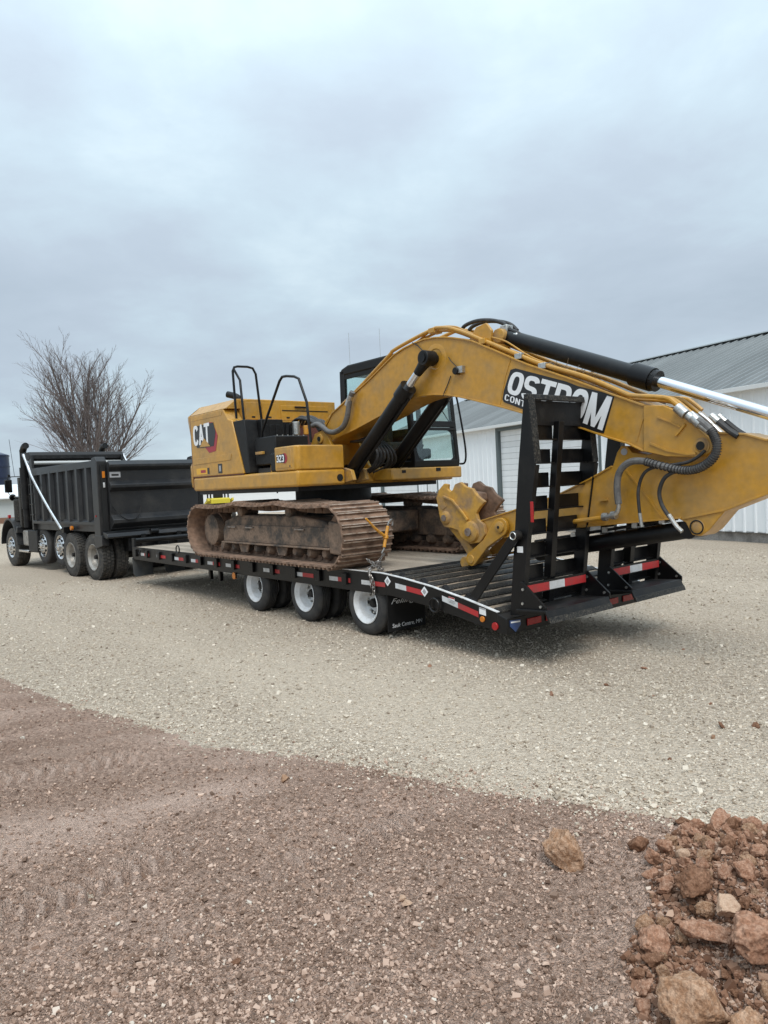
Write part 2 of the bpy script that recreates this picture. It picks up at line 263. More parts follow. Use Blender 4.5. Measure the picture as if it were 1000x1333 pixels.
    def beam(s, p0, p1, w, h, up=(0, 0, 1)):
        p0, p1 = Vector(p0), Vector(p1); d = (p1 - p0).normalized(); u = Vector(up); x = d.cross(u).normalized() * w / 2; y = x.cross(d).normalized() * h / 2
        vs = [p + sx * x + sy * y for p in (p0, p1) for sx, sy in ((-1, -1), (1, -1), (1, 1), (-1, 1))]
        return s.add(vs, [(0, 1, 2, 3), (7, 6, 5, 4), (0, 4, 5, 1), (1, 5, 6, 2), (2, 6, 7, 3), (3, 7, 4, 0)])
    def mesh(s, name, fn=None, smooth=35):
        me = bpy.data.meshes.new(name); me.from_pydata([fn(v) if fn else v for v in s.v], [], s.f)
        bm = bmesh.new(); bm.from_mesh(me); bmesh.ops.recalc_face_normals(bm, faces=bm.faces); bm.to_mesh(me); bm.free()
        if smooth:
            me.shade_smooth(); me.set_sharp_from_angle(angle=R(smooth))
        return me
    def build(s, name, material, parent, bevel=0.0, smooth=35, seg=2):
        root = parent
        while root.parent: root = root.parent
        fr, base = BASE[root.name]
        me = s.mesh(name, lambda v: (v[0] - base.x, -(v[1] - base.y), v[2] - base.z), smooth)
        return link(name, me, material, parent, bevel, seg)
def link(name, me, material, parent=None, bevel=0.0, seg=2):
    o = bpy.data.objects.new(name, me); COL.objects.link(o)
    if material is not None and not me.materials: me.materials.append(M[material] if isinstance(material, str) else material)
    if parent: o.parent = parent
    if bevel:
        b = o.modifiers.new('bevel', 'BEVEL'); b.width = bevel; b.segments = seg; b.limit_method = 'ANGLE'; b.angle_limit = R(40); b.harden_normals = False
    return o
def copy_tree(o, parent=None):
    c = o.copy(); COL.objects.link(c); c.parent = parent
    for ch in list(o.children): copy_tree(ch, c)
    return c
def spline(pts, k=6):
    """Catmull-Rom through points of any dimension"""
    P = [Vector(p) for p in pts]; out = []
    for i in range(len(P) - 1):
        p0, p1, p2, p3 = P[max(i - 1, 0)], P[i], P[i + 1], P[min(i + 2, len(P) - 1)]
        for j in range(k):
            t = j / k; out.append(tuple(0.5 * ((2 * p1) + (p2 - p0) * t + (2 * p0 - 5 * p1 + 4 * p2 - p3) * t * t + (3 * p1 - p0 - 3 * p2 + p3) * t ** 3)))
    out.append(tuple(P[-1])); return out
def text_mesh(txt, size=1.0, off=0.0, shear=0.0, xscale=1.0, yscale=1.0, spacing=1.0):
    cu = bpy.data.curves.new('t', 'FONT'); cu.body = txt; cu.size = size; cu.offset = off; cu.shear = shear; cu.space_character = spacing; cu.resolution_u = 3; cu.fill_mode = 'BOTH'; cu.extrude = 0.0008
    o = bpy.data.objects.new('t', cu); COL.objects.link(o); bpy.context.view_layer.update()
    me = bpy.data.meshes.new_from_object(o.evaluated_get(bpy.context.evaluated_depsgraph_get())); bpy.data.objects.remove(o); bpy.data.curves.remove(cu)
    xs = [v.co.x for v in me.vertices]; ys = [v.co.y for v in me.vertices]; x0, x1, y0, y1 = min(xs), max(xs), min(ys), max(ys)
    for v in me.vertices: v.co.x = (v.co.x - x0) * xscale; v.co.y = (v.co.y - y0) * yscale
    return me, (x1 - x0) * xscale, (y1 - y0) * yscale
def put_text(name, txt, material, parent, origin, xdir, ydir, width, height, off=0.0, shear=0.0, depth=0.002):
    """flat lettering: lower left corner at origin (a, b, z), baseline along xdir, height along ydir"""
    me, w, h = text_mesh(txt, 1.0, off, shear)
    root = parent
    while root.parent: root = root.parent
    fr, base = BASE[root.name]
    cv = lambda v: Vector((v[0], -v[1], v[2]))
    X, Y = cv(xdir).normalized(), cv(ydir).normalized(); Z = X.cross(Y).normalized(); O = cv(Vector(origin) - base)
    for v in me.vertices: v.co = O + X * (v.co.x / w * width) + Y * (v.co.y / h * height) + Z * (0.001 + (depth if v.co.z > 0 else 0))
    me.name = name
    return link(name, me, material, parent)

# ------------------------------------------------------------------ block lettering
def glyph(ch, tx=0.26, ty=0.17):
    """polygons of a bold condensed capital in the unit square"""
    def sup(t, rx, ry, e=0.72): c, s = math.cos(t), math.sin(t); return (rx * math.copysign(abs(c) ** e, c), ry * math.copysign(abs(s) ** e, s))
    def arc(cx, cy, rx, ry, a0, a1, n=18):
        out = []
        for i in range(n):
            t0, t1 = R(a0 + (a1 - a0) * i / n), R(a0 + (a1 - a0) * (i + 1) / n); q = [sup(t0, rx, ry), sup(t1, rx, ry), sup(t1, rx - tx, ry - ty), sup(t0, rx - tx, ry - ty)]; out.append([(cx + x, cy + y) for x, y in q])
        return out
    rc = lambda x0, y0, x1, y1: [[(x0, y0), (x1, y0), (x1, y1), (x0, y1)]]
    if ch == 'O': return arc(.5, .5, .5, .5, 0, 360, 32)
    if ch == 'C': return arc(.5, .5, .5, .5, 28, 332, 26)
    if ch == 'G': return arc(.5, .5, .5, .5, 28, 360, 28) + rc(.52, .42, 1.0, .42 + ty)
    if ch == 'S': h = (1 + ty) / 4; return arc(.5, 1 - h, .5, h, 12, 270) + arc(.5, h, .5, h, 90, -168)
    if ch == 'T': return rc(0, 1 - ty, 1, 1) + rc(.5 - tx / 2, 0, .5 + tx / 2, 1 - ty)
    if ch == 'I': return rc(.5 - tx / 2, 0, .5 + tx / 2, 1)
    if ch == 'R': h = (1 - .42 + ty) / 2; return rc(0, 0, tx, 1) + rc(tx, 1 - ty, .5, 1) + rc(tx, 1 - 2 * h, .5, 1 - 2 * h + ty) + arc(.5, 1 - h, .5, h, -90, 90) + [[(.42, .44), (.42 + tx, .44), (1.0, 0), (1.0 - tx, 0)]]
    if ch == 'M': s = tx * .8; return rc(0, 0, s, 1) + rc(1 - s, 0, 1, 1) + [[(0, 1), (s * 1.1, 1), (.5 + s * .4, 0), (.5 - s * .4, 0)], [(1, 1), (1 - s * 1.1, 1), (.5 - s * .4, 0), (.5 + s * .4, 0)]]
    if ch == 'N': return rc(0, 0, tx, 1) + rc(1 - tx, 0, 1, 1) + [[(0, 1), (tx, 1), (1, 0), (1 - tx, 0)]]
    if ch == 'A': return [[(0, 0), (tx, 0), (.5 + tx * .45, 1), (.5 - tx * .45, 1)], [(1, 0), (1 - tx, 0), (.5 - tx * .45, 1), (.5 + tx * .45, 1)]] + rc(.25, .22, .75, .22 + ty)
    if ch == '3': h = (1 + ty) / 4; return arc(.5, 1 - h, .5, h, 160, -90) + arc(.5, h, .5, h, 90, -160)
    if ch == '2': h = .3; return arc(.5, 1 - h, .5, h, 165, -25) + [[(.98, .60), (.98 - tx * 1.1, .62), (0, ty), (tx * 1.2, ty)]] + rc(0, 0, 1, ty)
    return []
def block_text(name, txt, material, parent, origin, xdir, ydir, width, height, tx=0.26, ty=0.17, gap=0.12, lift=0.0012):
    """bold lettering as thin raised plates, one mesh per word"""
    root = parent
    while root.parent: root = root.parent
    fr, base = BASE[root.name]; cv = lambda v: Vector((v[0], -v[1], v[2]))
    X, Y = cv(xdir).normalized(), cv(ydir).normalized(); Z = X.cross(Y).normalized(); O = cv(Vector(origin) - base)
    wd = [0.36 if c == 'I' else 1.25 if c == 'M' and len(txt) > 1 else 1.0 for c in txt]; u = width / (sum(wd) + gap * (len(txt) - 1)); x = 0.0; mb = MB(); k = 0
    for c, w_ in zip(txt, wd):
        for poly in glyph(c, tx, ty):
            h = lift + 0.00012 * (k % 9); k += 1; q = [O + X * (x + px * w_ * u) + Y * (py * height) for px, py in poly]; n = len(q)
            mb.add([p + Z * h for p in q] + [p + Z * 0.0003 for p in q], [tuple(range(n)), tuple(range(2 * n - 1, n - 1, -1))] + [(i, (i + 1) % n, n + (i + 1) % n, n + i) for i in range(n)])
        x += (w_ + gap) * u
    return link(name, mb.mesh(name, None, 0), material, parent)
def block_text_quad(name, txt, material, parent, b, quad, tx=0.26, ty=0.17, gap=0.12, lift=0.0012):
    """block lettering fitted to four corners (a, z) on the plane b: lower left, lower right, upper right, upper left"""
    root = parent
    while root.parent: root = root.parent
    fr, base = BASE[root.name]; wd = [0.36 if c == 'I' else 1.2 if c == 'M' else 1.0 for c in txt]; tot = sum(wd) + gap * (len(txt) - 1); x = 0.0; mb = MB(); k = 0
    Q = [Vector(q) for q in quad]
    for c, w_ in zip(txt, wd):
        for poly in glyph(c, tx, ty):
            h = lift + 0.00012 * (k % 9); k += 1; n = len(poly); q = []
            for px, py in poly:
                s = (x + px * w_) / tot; p = (Q[0] * (1 - s) + Q[1] * s) * (1 - py) + (Q[3] * (1 - s) + Q[2] * s) * py; q.append(p)
            mb.add([(p.x, b - h, p.y) for p in q] + [(p.x, b - 0.0003, p.y) for p in q], [tuple(range(n)), tuple(range(2 * n - 1, n - 1, -1))] + [(i, (i + 1) % n, n + (i + 1) % n, n + i) for i in range(n)])
        x += w_ + gap
    return mb.build(name, material, parent, 0, 0)

# ------------------------------------------------------------------ ground
def vnoise(x, y, seed=0):
    xi = np.floor(x).astype(np.int64); yi = np.floor(y).astype(np.int64); xf = x - xi; yf = y - yi
    def h(i, j):
        n = (i * 374761393 + j * 668265263 + seed * 1442695041) & 0xffffffff; n = ((n ^ (n >> 13)) * 1274126177) & 0xffffffff
        return ((n ^ (n >> 16)) & 0xffff) / 65535.0
    u = xf * xf * (3 - 2 * xf); v = yf * yf * (3 - 2 * yf)
    return (h(xi, yi) * (1 - u) + h(xi + 1, yi) * u) * (1 - v) + (h(xi, yi + 1) * (1 - u) + h(xi + 1, yi + 1) * u) * v
def fbm(x, y, sc, oct=4, seed=0):
    t = np.zeros_like(x); a = 0.5
    for i in range(oct): t += a * (vnoise(x * sc, y * sc, seed + i) - 0.5); sc *= 2.03; a *= 0.5
    return t
EDGE = [(-10.204, 12.628), (-6.316, 9.518), (-4.209, 7.803), (-3.415, 6.995), (-2.58, 6.286), (-1.922, 5.784), (-1.375, 5.424), (-0.902, 5.167), (-0.417, 4.913), (-0.077, 4.747), (0.237, 4.53), (0.508, 4.379), (0.867, 4.205), (1.213, 4.022), (1.507, 3.793), (1.692, 3.67), (1.943, 3.424), (2.47, 2.958)]
EX = np.array([p[0] for p in EDGE]); EY = np.array([p[1] for p in EDGE])
def edge_dist(x, y):
    """metres inside the dirt (positive) or out on the gravel (negative)"""
    yb = np.interp(x, EX, EY); yb = np.where(x < EX[0], EY[0] + (EX[0] - x) * 0.85, yb); yb = np.where(x > EX[-1], EY[-1] - (x - EX[-1]) * 0.8, yb)
    return (yb - y) * 0.75 + fbm(x, y, 1.3, 2, 5) * 0.10 + fbm(x, y, 5.0, 4, 9) * 0.15 + fbm(x, y, 16.0, 2, 91) * 0.06
def h_gravel(x, y):
    return fbm(x, y, 0.35, 3, 1) * 0.035 + fbm(x, y, 3.0, 3, 2) * 0.012
RUTS = (([(-0.687, 3.343)][0], [(0.182, 4.01)][0], 0.115), ([(-2.728, 4.435)][0], [(-1.554, 5.146)][0], 0.13), ([(-1.924, 2.955)][0], [(-1.065, 3.69)][0], 0.14), ([(-1.108, 2.727)][0], [(-0.352, 3.197)][0], 0.10))
def ruts(x, y):
    """wheel marks: how firmly pressed, and the cleat ridges across them"""
    K = np.zeros_like(x); Rg = np.zeros_like(x)
    for (p0, p1, wd) in RUTS:
        dx, dy = p1[0] - p0[0], p1[1] - p0[1]; l = math.hypot(dx, dy); dx /= l; dy /= l
        px, py = x - p0[0], y - p0[1]; across = -px * dy + py * dx + fbm(x, y, 0.8, 2, 71) * 0.10; along = px * dx + py * dy
        k = np.exp(-(across / wd) ** 4) * np.clip(np.minimum(along + 0.1, l + 0.1 - along) / 0.35, 0, 1) * np.clip(fbm(x, y, 3.0, 3, 50) * 3.5 + 0.75, 0, 1)
        K = np.maximum(K, k); Rg = np.where(k > 0.05, np.clip(np.sin(along * 2 * math.pi / 0.085 + np.abs(across) * 26) * 1.8, -1, 1), Rg)
    return K, Rg
def dust(x, y):
    """patches of pale dry fines on the dirt"""
    u, v = (x * 0.913 + y * 0.408) / 2.6, -x * 0.408 + y * 0.913
    return np.clip(fbm(u, v, 1.6, 4, 177) * 4.5 - 0.15, 0, 1)
def lanes(x, y):
    """packed wheel lanes on the gravel, along the way the rig was driven"""
    u, v = (-x * 0.634 + y * 0.773) / 9.0, x * 0.773 + y * 0.634
    return np.clip(fbm(u + 3.1, v, 0.55, 4, 211) * 3.6 + 0.25, 0, 1)
def h_dirt(x, y):
    s = edge_dist(x, y)
    h = np.where(s > 0, 0.085 * (1 - np.exp(-s / 0.45)), 0.35 * s) - 0.004
    g = np.clip(s / 0.5 + 0.22, 0.08, 1)
    h = h + g * (fbm(x, y, 1.3, 4, 20) * 0.10 + np.abs(fbm(x, y, 6.0, 4, 31)) * 0.075 + np.abs(fbm(x, y, 21.0, 3, 37)) * 0.034 + np.clip(fbm(x, y, 2.4, 3, 63) * 3 - 0.35, 0, 1) * np.abs(fbm(x, y, 11.0, 3, 41)) * 0.12)
    k, ridge = ruts(x, y); h = h - k * (0.022 + 0.030 * ridge)
    # heap in the right corner
    d2 = ((x - 1.62) / 0.52) ** 2 + ((y - 2.65) / 0.85) ** 2
    return h + 0.19 * np.exp(-d2 ** 1.5)
def ground_top(x, y):
    return np.maximum(h_gravel(x, y), h_dirt(x, y))
def sheet(name, material, radii, fn, fine_half=62, nf=620, nc=70, label=None):
    az = np.concatenate([np.linspace(-fine_half, fine_half, nf, endpoint=False), np.linspace(fine_half, 360 - fine_half, nc, endpoint=False)]) * math.pi / 180
    rr, aa = np.meshgrid(radii, az, indexing='ij'); x = rr * np.sin(aa); y = rr * np.cos(aa); z = fn(x, y)
    n = len(az); V = np.stack([x, y, z], -1).reshape(-1, 3); i, j = np.meshgrid(np.arange(len(radii) - 1), np.arange(n), indexing='ij'); j2 = (j + 1) % n
    F = np.stack([i * n + j, (i + 1) * n + j, (i + 1) * n + j2, i * n + j2], -1).reshape(-1, 4)
    c = len(V); V = np.vstack([V, [[0, 0, float(fn(np.array([0.0]), np.array([0.0]))[0])]]]); F3 = [(c, int(k), int((k + 1) % n)) for k in range(n)]
    me = bpy.data.meshes.new(name); me.from_pydata(V.tolist(), [], F.tolist() + F3); me.shade_smooth()
    bm = bmesh.new(); bm.from_mesh(me); bmesh.ops.recalc_face_normals(bm, faces=bm.faces); bm.faces.ensure_lookup_table()
    if bm.faces[0].normal.z < 0: bmesh.ops.reverse_faces(bm, faces=bm.faces)
    bm.to_mesh(me); bm.free()
    pk = (np.maximum(ruts(V[:, 0], V[:, 1])[0] * (0.75 - 0.25 * ruts(V[:, 0], V[:, 1])[1]), dust(V[:, 0], V[:, 1])) if 'dirt' in name else lanes(V[:, 0], V[:, 1])).astype(np.float32)
    me.attributes.new('packed', 'FLOAT', 'POINT').data.foreach_set('value', pk)
    o = link(name, me, material); o['kind'] = 'structure'
    return o
sheet('gravel_yard', 'gravel', np.geomspace(1.6, 75, 170), h_gravel, nf=420)
sheet('dirt_ground', 'dirt', np.concatenate([np.geomspace(0.9, 8.5, 330), [9.5, 11, 13]]), h_dirt, nf=760)
bpy.context.view_layer.update()
mb = MB(); mb.prism_z([(-3000, -3000), (3000, -3000), (3000, 4000), (-3000, 4000)], -2.0, -0.06)
tag(link('field', mb.mesh('field'), 'field'), kind='structure')

def ico(sub):
    bm = bmesh.new(); bmesh.ops.create_icosphere(bm, subdivisions=sub, radius=1.0); bm.verts.ensure_lookup_table()
    v = np.array([p.co[:] for p in bm.verts]); f = np.array([[q.index for q in fa.verts] for fa in bm.faces]); bm.free(); return v, f
def scatter(name, material, pts, sizes, zfn, flat=0.65, sink=0.25, label=None, cat=None):
    """thousands of loose stones as one mesh"""
    bv = np.array([(x, y, z) for x in (-1, 1) for y in (-1, 1) for z in (-1, 1)], float) * 0.72; bf = np.array([(0, 1, 3), (0, 3, 2), (4, 6, 7), (4, 7, 5), (0, 4, 5), (0, 5, 1), (2, 3, 7), (2, 7, 6), (0, 2, 6), (0, 6, 4), (1, 5, 7), (1, 7, 3)])
    rng = np.random.default_rng(len(pts)); n = len(pts)
    variants = np.stack([bv * (1 + rng.uniform(-0.6, 0.35, (len(bv), 3))) for _ in range(24)])
    vid = rng.integers(0, 24, n); sc = np.stack([sizes * rng.uniform(0.7, 1.35, n), sizes * rng.uniform(0.7, 1.35, n), sizes * flat * rng.uniform(0.7, 1.3, n)], -1)
    vv = variants[vid] * sc[:, None, :]
    th = rng.uniform(0, 2 * math.pi, n); ti = rng.uniform(-0.9, 0.9, n)
    ct, st = np.cos(ti)[:, None], np.sin(ti)[:, None]; y, z = vv[..., 1] * ct - vv[..., 2] * st, vv[..., 1] * st + vv[..., 2] * ct
    c, s = np.cos(th)[:, None], np.sin(th)[:, None]; x, y = vv[..., 0] * c - y * s, vv[..., 0] * s + y * c
    zz = zfn(pts[:, 0], pts[:, 1]) + sizes * (flat * 0.9 - sink)
    V = np.stack([x + pts[:, :1], y + pts[:, 1:2], z + zz[:, None]], -1).reshape(-1, 3); k = bv.shape[0]
    F = (bf[None] + (np.arange(n) * k)[:, None, None]).reshape(-1, 3)
    me = bpy.data.meshes.new(name); me.vertices.add(len(V)); me.vertices.foreach_set('co', V.ravel().astype(np.float32))
    me.loops.add(F.size); me.loops.foreach_set('vertex_index', F.ravel().astype(np.int32)); me.polygons.add(len(F)); me.polygons.foreach_set('loop_start', np.arange(0, F.size, 3, dtype=np.int32)); me.update(calc_edges=True); me.shade_flat()
    o = link(name, me, material); tag(o, label, cat, kind='stuff'); return o
def sample(n, rmin, rmax, half, power=1.0, seed=1):
    rng = np.random.default_rng(seed); u = rng.uniform(0, 1, n); r = (rmin ** (-power) + u * (rmax ** (-power) - rmin ** (-power))) ** (-1 / power)
    a = rng.uniform(-half, half, n) * math.pi / 180; return np.stack([r * np.sin(a), r * np.cos(a)], -1), rng
p, rng = sample(125000, 3.2, 18, 37, 0.55, 3); s_ = edge_dist(p[:, 0], p[:, 1]); keep = (s_ < np.maximum(rng.exponential(0.09, len(p)) - 0.02, 0)) & (rng.uniform(0, 1, len(p)) > 0.45 * lanes(p[:, 0], p[:, 1])); p = p[keep]
dist = np.hypot(p[:, 0], p[:, 1]); sz = np.exp(rng.normal(math.log(0.0048), 0.42, len(p))) * (0.75 + dist * 0.065)
near_edge = np.clip(1 + 0.8 * np.exp(-(np.abs(edge_dist(p[:, 0], p[:, 1])) / 0.25)) * (p[:, 0] > 0.9), 1, 2); sz = np.clip(sz * near_edge, 0.004, 0.034)
scatter('gravel_stones', 'pebble_gravel', p, sz, ground_top, label='loose pale limestone gravel covering the yard', cat='gravel')
p, rng = sample(120000, 1.7, 9, 40, 1.0, 5); s_ = edge_dist(p[:, 0], p[:, 1]); pu, pv = (p[:, 0] * 0.913 + p[:, 1] * 0.408) / 2.6, -p[:, 0] * 0.408 + p[:, 1] * 0.913; clump = fbm(pu, pv, 1.7, 4, 77) * 1.8 + rng.uniform(-0.4, 0.4, len(p)); p = p[(s_ > -rng.exponential(0.11, len(p))) & (clump > -0.22) & (rng.uniform(0, 1, len(p)) > 0.55 * np.maximum(ruts(p[:, 0], p[:, 1])[0], dust(p[:, 0], p[:, 1])))]
sz = np.clip(np.exp(rng.normal(math.log(0.0042), 0.45, len(p))), 0.002, 0.016)
scatter('dirt_pebbles', 'pebble_dirt', p, sz, ground_top, flat=0.75, sink=0.2, label='small pebbles and crumbs strewn over the red dirt', cat='pebbles')

# ------------------------------------------------------------------ metal building
FB = Frame(8.943, 17.051, 0.44697)
bld = thing('metal_building', FB, (0, 0, 0), 'long white metal building with grey green ribbed roof behind excavator', 'building')
def build_building():
    A0, A1, EAVE, RID, D = -9.0, 22.0, 3.80, 6.03, 12.0
    MB().box(A0, A1, 0.04, D - 0.04, -0.3, 0.27).build('foundation', 'concrete', bld, 0.01)
    MB().box(A0 + .05, A1 - .05, 0.08, D - 0.08, 0.27, EAVE - 0.05).build('inner_wall', 'shed', bld)
    # ribbed wall sheets: one mesh, one object each
    def sheet_prof(w, n, d):
        pts = []; 
        for i in range(n):
            c = (i + 0.5) * w / n; pts += [(c - 0.045, 0), (c - 0.02, d), (c + 0.02, d), (c + 0.045, 0)]
        return [(0, 0)] + pts + [(w, 0)]
    def ribbed(w, h, d, n=3, t=0.012):
        pr = sheet_prof(w, n, d); mb = MB(); m_ = len(pr)
        vs = [(x, -y, 0) for x, y in pr] + [(x, -y, h) for x, y in pr] + [(x, t, 0) for x, y in pr] + [(x, t, h) for x, y in pr]; fs = []
        for i in range(m_ - 1): fs += [(i, i + 1, m_ + i + 1, m_ + i), (2 * m_ + i, 3 * m_ + i, 3 * m_ + i + 1, 2 * m_ + i + 1), (m_ + i, m_ + i + 1, 3 * m_ + i + 1, 3 * m_ + i), (i, 2 * m_ + i, 2 * m_ + i + 1, i + 1)]
        fs += [(0, m_, 3 * m_, 2 * m_), (m_ - 1, 3 * m_ - 1, 4 * m_ - 1, 2 * m_ - 1)]
        return mb.add(vs, fs)
    doors = [(5.5, 10.75, 3.50), (17.05, 20.7, 3.0)]; W = 0.914
    wall = MB().box(A0, A1, 0.0, 0.03, EAVE - 0.22, EAVE - 0.2).build('wall', 'siding', bld)
    full = None; cache = {}
    a = A0
    spans = []
    stops = sorted([A0, A1] + [d[0] for d in doors] + [d[1] for d in doors])
    for s0, s1 in zip(stops[:-1], stops[1:]):
        top_door = next((d[2] for d in doors if abs(d[0] - s0) < 1e-6), None); x = s0
        while x < s1 - 0.02:
            w = min(W, s1 - x); spans.append((x, w, (top_door + 0.12) if top_door else 0.25)); x += w
    for x, w, z0 in spans:
        key = (round(w, 3), round(z0, 2))
        if key not in cache:
            mb = ribbed(w, EAVE - 0.06 - z0, 0.022)
            cache[key] = mb.mesh('wall_sheet', lambda v: (v[0], -v[1], v[2]), 0)
        o = link('wall_sheet', cache[key], 'siding', wall); o.location = (x, 0.03 + 0.0, z0)
    # sectional doors of narrow slats
    for d0, d1, dz in doors:
        dr = MB().box(d0, d1, 0.10, 0.14, 0.02, dz).build('garage_door', 'door_white', bld)
        mb = MB(); mb.box(d0 - 0.14, d0 + 0.01, -0.05, 0.12, 0.0, dz + 0.12); mb.box(d1 - 0.01, d1 + 0.14, -0.05, 0.12, 0.0, dz + 0.12); mb.box(d0 + 0.012, d1 - 0.012, -0.047, 0.118, dz, dz + 0.118); mb.build('door_frame', 'trim_grey', dr)
        n = int(dz / 0.2); me = None
        for i in range(n):
            if me is None: me = MB().box(0.03, d1 - d0 - 0.03, 0.0, 0.035, 0.006, dz / n - 0.006).mesh('slat', lambda v: (v[0], -v[1], v[2]))
            o = link('slat', me, 'door_white', dr, 0.006); o.location = (d0, -0.07, i * dz / n + 0.01)
    # window
    wn = MB().box(15.22, 16.21, -0.035, 0.06, 1.25, 2.35).build('window', 'trim_grey', bld); MB().box(15.32, 16.11, -0.05, -0.037, 1.35, 2.25).build('pane', 'shed_roof', wn)
    # roof, two slopes of ribbed sheets
    ov = 0.25; sl = math.atan2(RID - EAVE, D / 2); L = (D / 2 + ov) / math.cos(sl)
    deck = MB().prism_a([(-ov, EAVE - ov * math.tan(sl) - 0.06), (D / 2, RID - 0.06), (D + ov, EAVE - ov * math.tan(sl) - 0.06), (D, EAVE - 0.16), (0, EAVE - 0.16)], A0 - 0.2, A1 + 0.2).build('roof', 'roof', bld)
    me = None; x = A0 - 0.2; n = int((A1 - A0 + 0.4) / W) + 1; me = ribbed(W, L, 0.055).mesh('roof_sheet', lambda v: (v[0], -v[1], v[2]), 0)
    for i in range(n):
        o = link('roof_sheet', me, 'roof', deck); o.location = (x + i * W, ov, EAVE - ov * math.tan(sl) - 0.03); o.rotation_euler = (math.pi / 2 - sl, 0, 0)
    for i in range(n):
        o = link('roof_sheet', me, 'roof', deck); o.location = (x + (i + 1) * W, -(D + ov), EAVE - ov * math.tan(sl) - 0.03); o.rotation_euler = (math.pi / 2 - sl, 0, math.pi)
    MB().prism_a([(D / 2 - 0.22, RID + 0.0), (D / 2, RID + 0.08), (D / 2 + 0.22, RID + 0.0), (D / 2, RID - 0.02)], A0 - 0.22, A1 + 0.22).build('ridge_cap', 'roof', deck)
    z = EAVE - ov * math.tan(sl)
    MB().box(A0 - 0.2, A1 + 0.2, -ov - 0.03, -ov - 0.002, z - 0.09, z + 0.012).build('eave_trim', 'trim_white', deck, 0.005)
    MB().box(A0 - 0.2, A1 + 0.2, -ov, -0.03, z - 0.085, z - 0.07).build('soffit', 'trim_white', deck)
    for aa in (A0 - 0.0, A1): 
        MB().prism_a([(0.01, 0.27), (D - .01, 0.27), (D - .01, EAVE - 0.1), (D / 2, RID - 0.1), (0.01, EAVE - 0.1)], aa - 0.02, aa + 0.02).build('gable_wall', 'siding', bld)
    MB().box(A0, A1, -0.03, 0.03, 0.245, 0.275).build('base_trim', 'trim_grey', bld)
build_building()

# ------------------------------------------------------------------ far left: silo and low shed
FS = Frame(-42.0, 78.0, 0.2)
silo = thing('blue_silo', FS, (0, 0, 0), 'dark blue panelled silo at the left edge beyond the truck', 'silo')
mb = MB(); mb.cyl((0, 0, 0), (0, 0, 6.6), 2.2, 36); mb.cyl((0, 0, 6.6), (0, 0, 7.3), 2.2, 36, 0.3); mb.build('shell', 'silo', silo)
for i in range(6): MB().lathe([(0, 2.2), (0, 2.26), (0.09, 2.26), (0.09, 2.2)], n=36).build('hoop', 'silo', silo)
k = 0
for ch in [c for c in silo.children if c.name.startswith('hoop')]:
    ch.rotation_euler = (math.pi / 2, 0, 0); ch.location = (0, 0, 0.8 + k * 1.15); k += 1
FH = Frame(-27.0, 56.0, 1.25)
shed = thing('low_shed', FH, (0, 0, 0), 'low pale grey shed with brown base behind the truck cab', 'shed')
MB().box(-2, 22, 0, 8, -0.3, 0.45).build('base_course', 'shed_base', shed); MB().box(-1.95, 21.95, 0.05, 7.95, 0.45, 2.05).build('wall', 'shed', shed)
MB().prism_a([(-0.4, 2.0), (4, 3.1), (8.4, 2.0), (8.4, 1.9), (-0.4, 1.9)], -2.4, 22.4).build('roof', 'shed_roof', shed)

# ------------------------------------------------------------------ bare tree
def bare_tree(x, y, label):
    fr = Frame(x, y, 0); t = thing('bare_tree', fr, (0, 0, 0), label, 'tree')
    rnd = random.Random(12); trunk = MB(); limbs = MB(); twigs = MB()
    trunk.tube([(0, 0, -0.2), (0.02, 0.03, 0.5), (0.0, 0.05, 1.1)], [0.30, 0.24, 0.23], 10)
    def grow(p, d, length, r, lev):
        n = 5 if lev < 2 else 4; pts = [p]; q = p
        for i in range(n):
            d = (d + Vector((rnd.uniform(-1, 1), rnd.uniform(-1, 1), rnd.uniform(-0.4, 0.75))) * (0.10 if lev < 2 else 0.17)).normalized(); q = q + d * length / n; pts.append(q)
        rs = [r * (1 - 0.62 * i / n) for i in range(n + 1)]
        (limbs if lev < 2 else twigs).tube(pts, rs, 6 if lev < 2 else 3, cap=False)
        if lev >= 4: return
        cnt = (0, 13, 8, 5)[lev] if lev else 0
        for i in range(cnt):
            f = 0.16 + 0.84 * (i + rnd.random()) / cnt; k = min(int(f * n), n - 1); base = pts[k].lerp(pts[k + 1], f * n - k)
            dl = (pts[k + 1] - pts[k]).normalized(); sd = dl.orthogonal(); sd.rotate(Matrix.Rotation(rnd.uniform(0, 6.28), 3, dl)); an = R(rnd.uniform(14, 32))
            nd = (dl * math.cos(an) + sd * math.sin(an)).normalized(); nd = (nd + Vector((0, 0, 0.12))).normalized()
            grow(base, nd, length * (0.60 - 0.36 * f) * rnd.uniform(0.75, 1.2) * (1.0 if lev < 3 else 0.9), max(r * (1 - 0.62 * f) * 0.55, 0.006), lev + 1)
    for i in range(12):
        an = 2 * math.pi * i * 0.382 + rnd.uniform(-0.25, 0.25); tilt = R(1 + 17 * (i / 11.0) ** 0.9 + rnd.uniform(-3, 3))
        d = Vector((math.cos(an) * math.sin(tilt), math.sin(an) * math.sin(tilt), math.cos(tilt)))
        grow(Vector((0.1 * math.cos(an), 0.1 * math.sin(an), rnd.uniform(0.7, 1.2))), d, rnd.uniform(7.3, 8.1) * (1.04 - 0.55 * tilt), rnd.uniform(0.075, 0.11), 1)
    trunk.build('trunk', 'bark', t); limbs.build('limb', 'bark', t); twigs.build('crown', 'twig', t)
bare_tree(-16.0, 40.5, 'leafless spreading tree standing behind the dump truck')

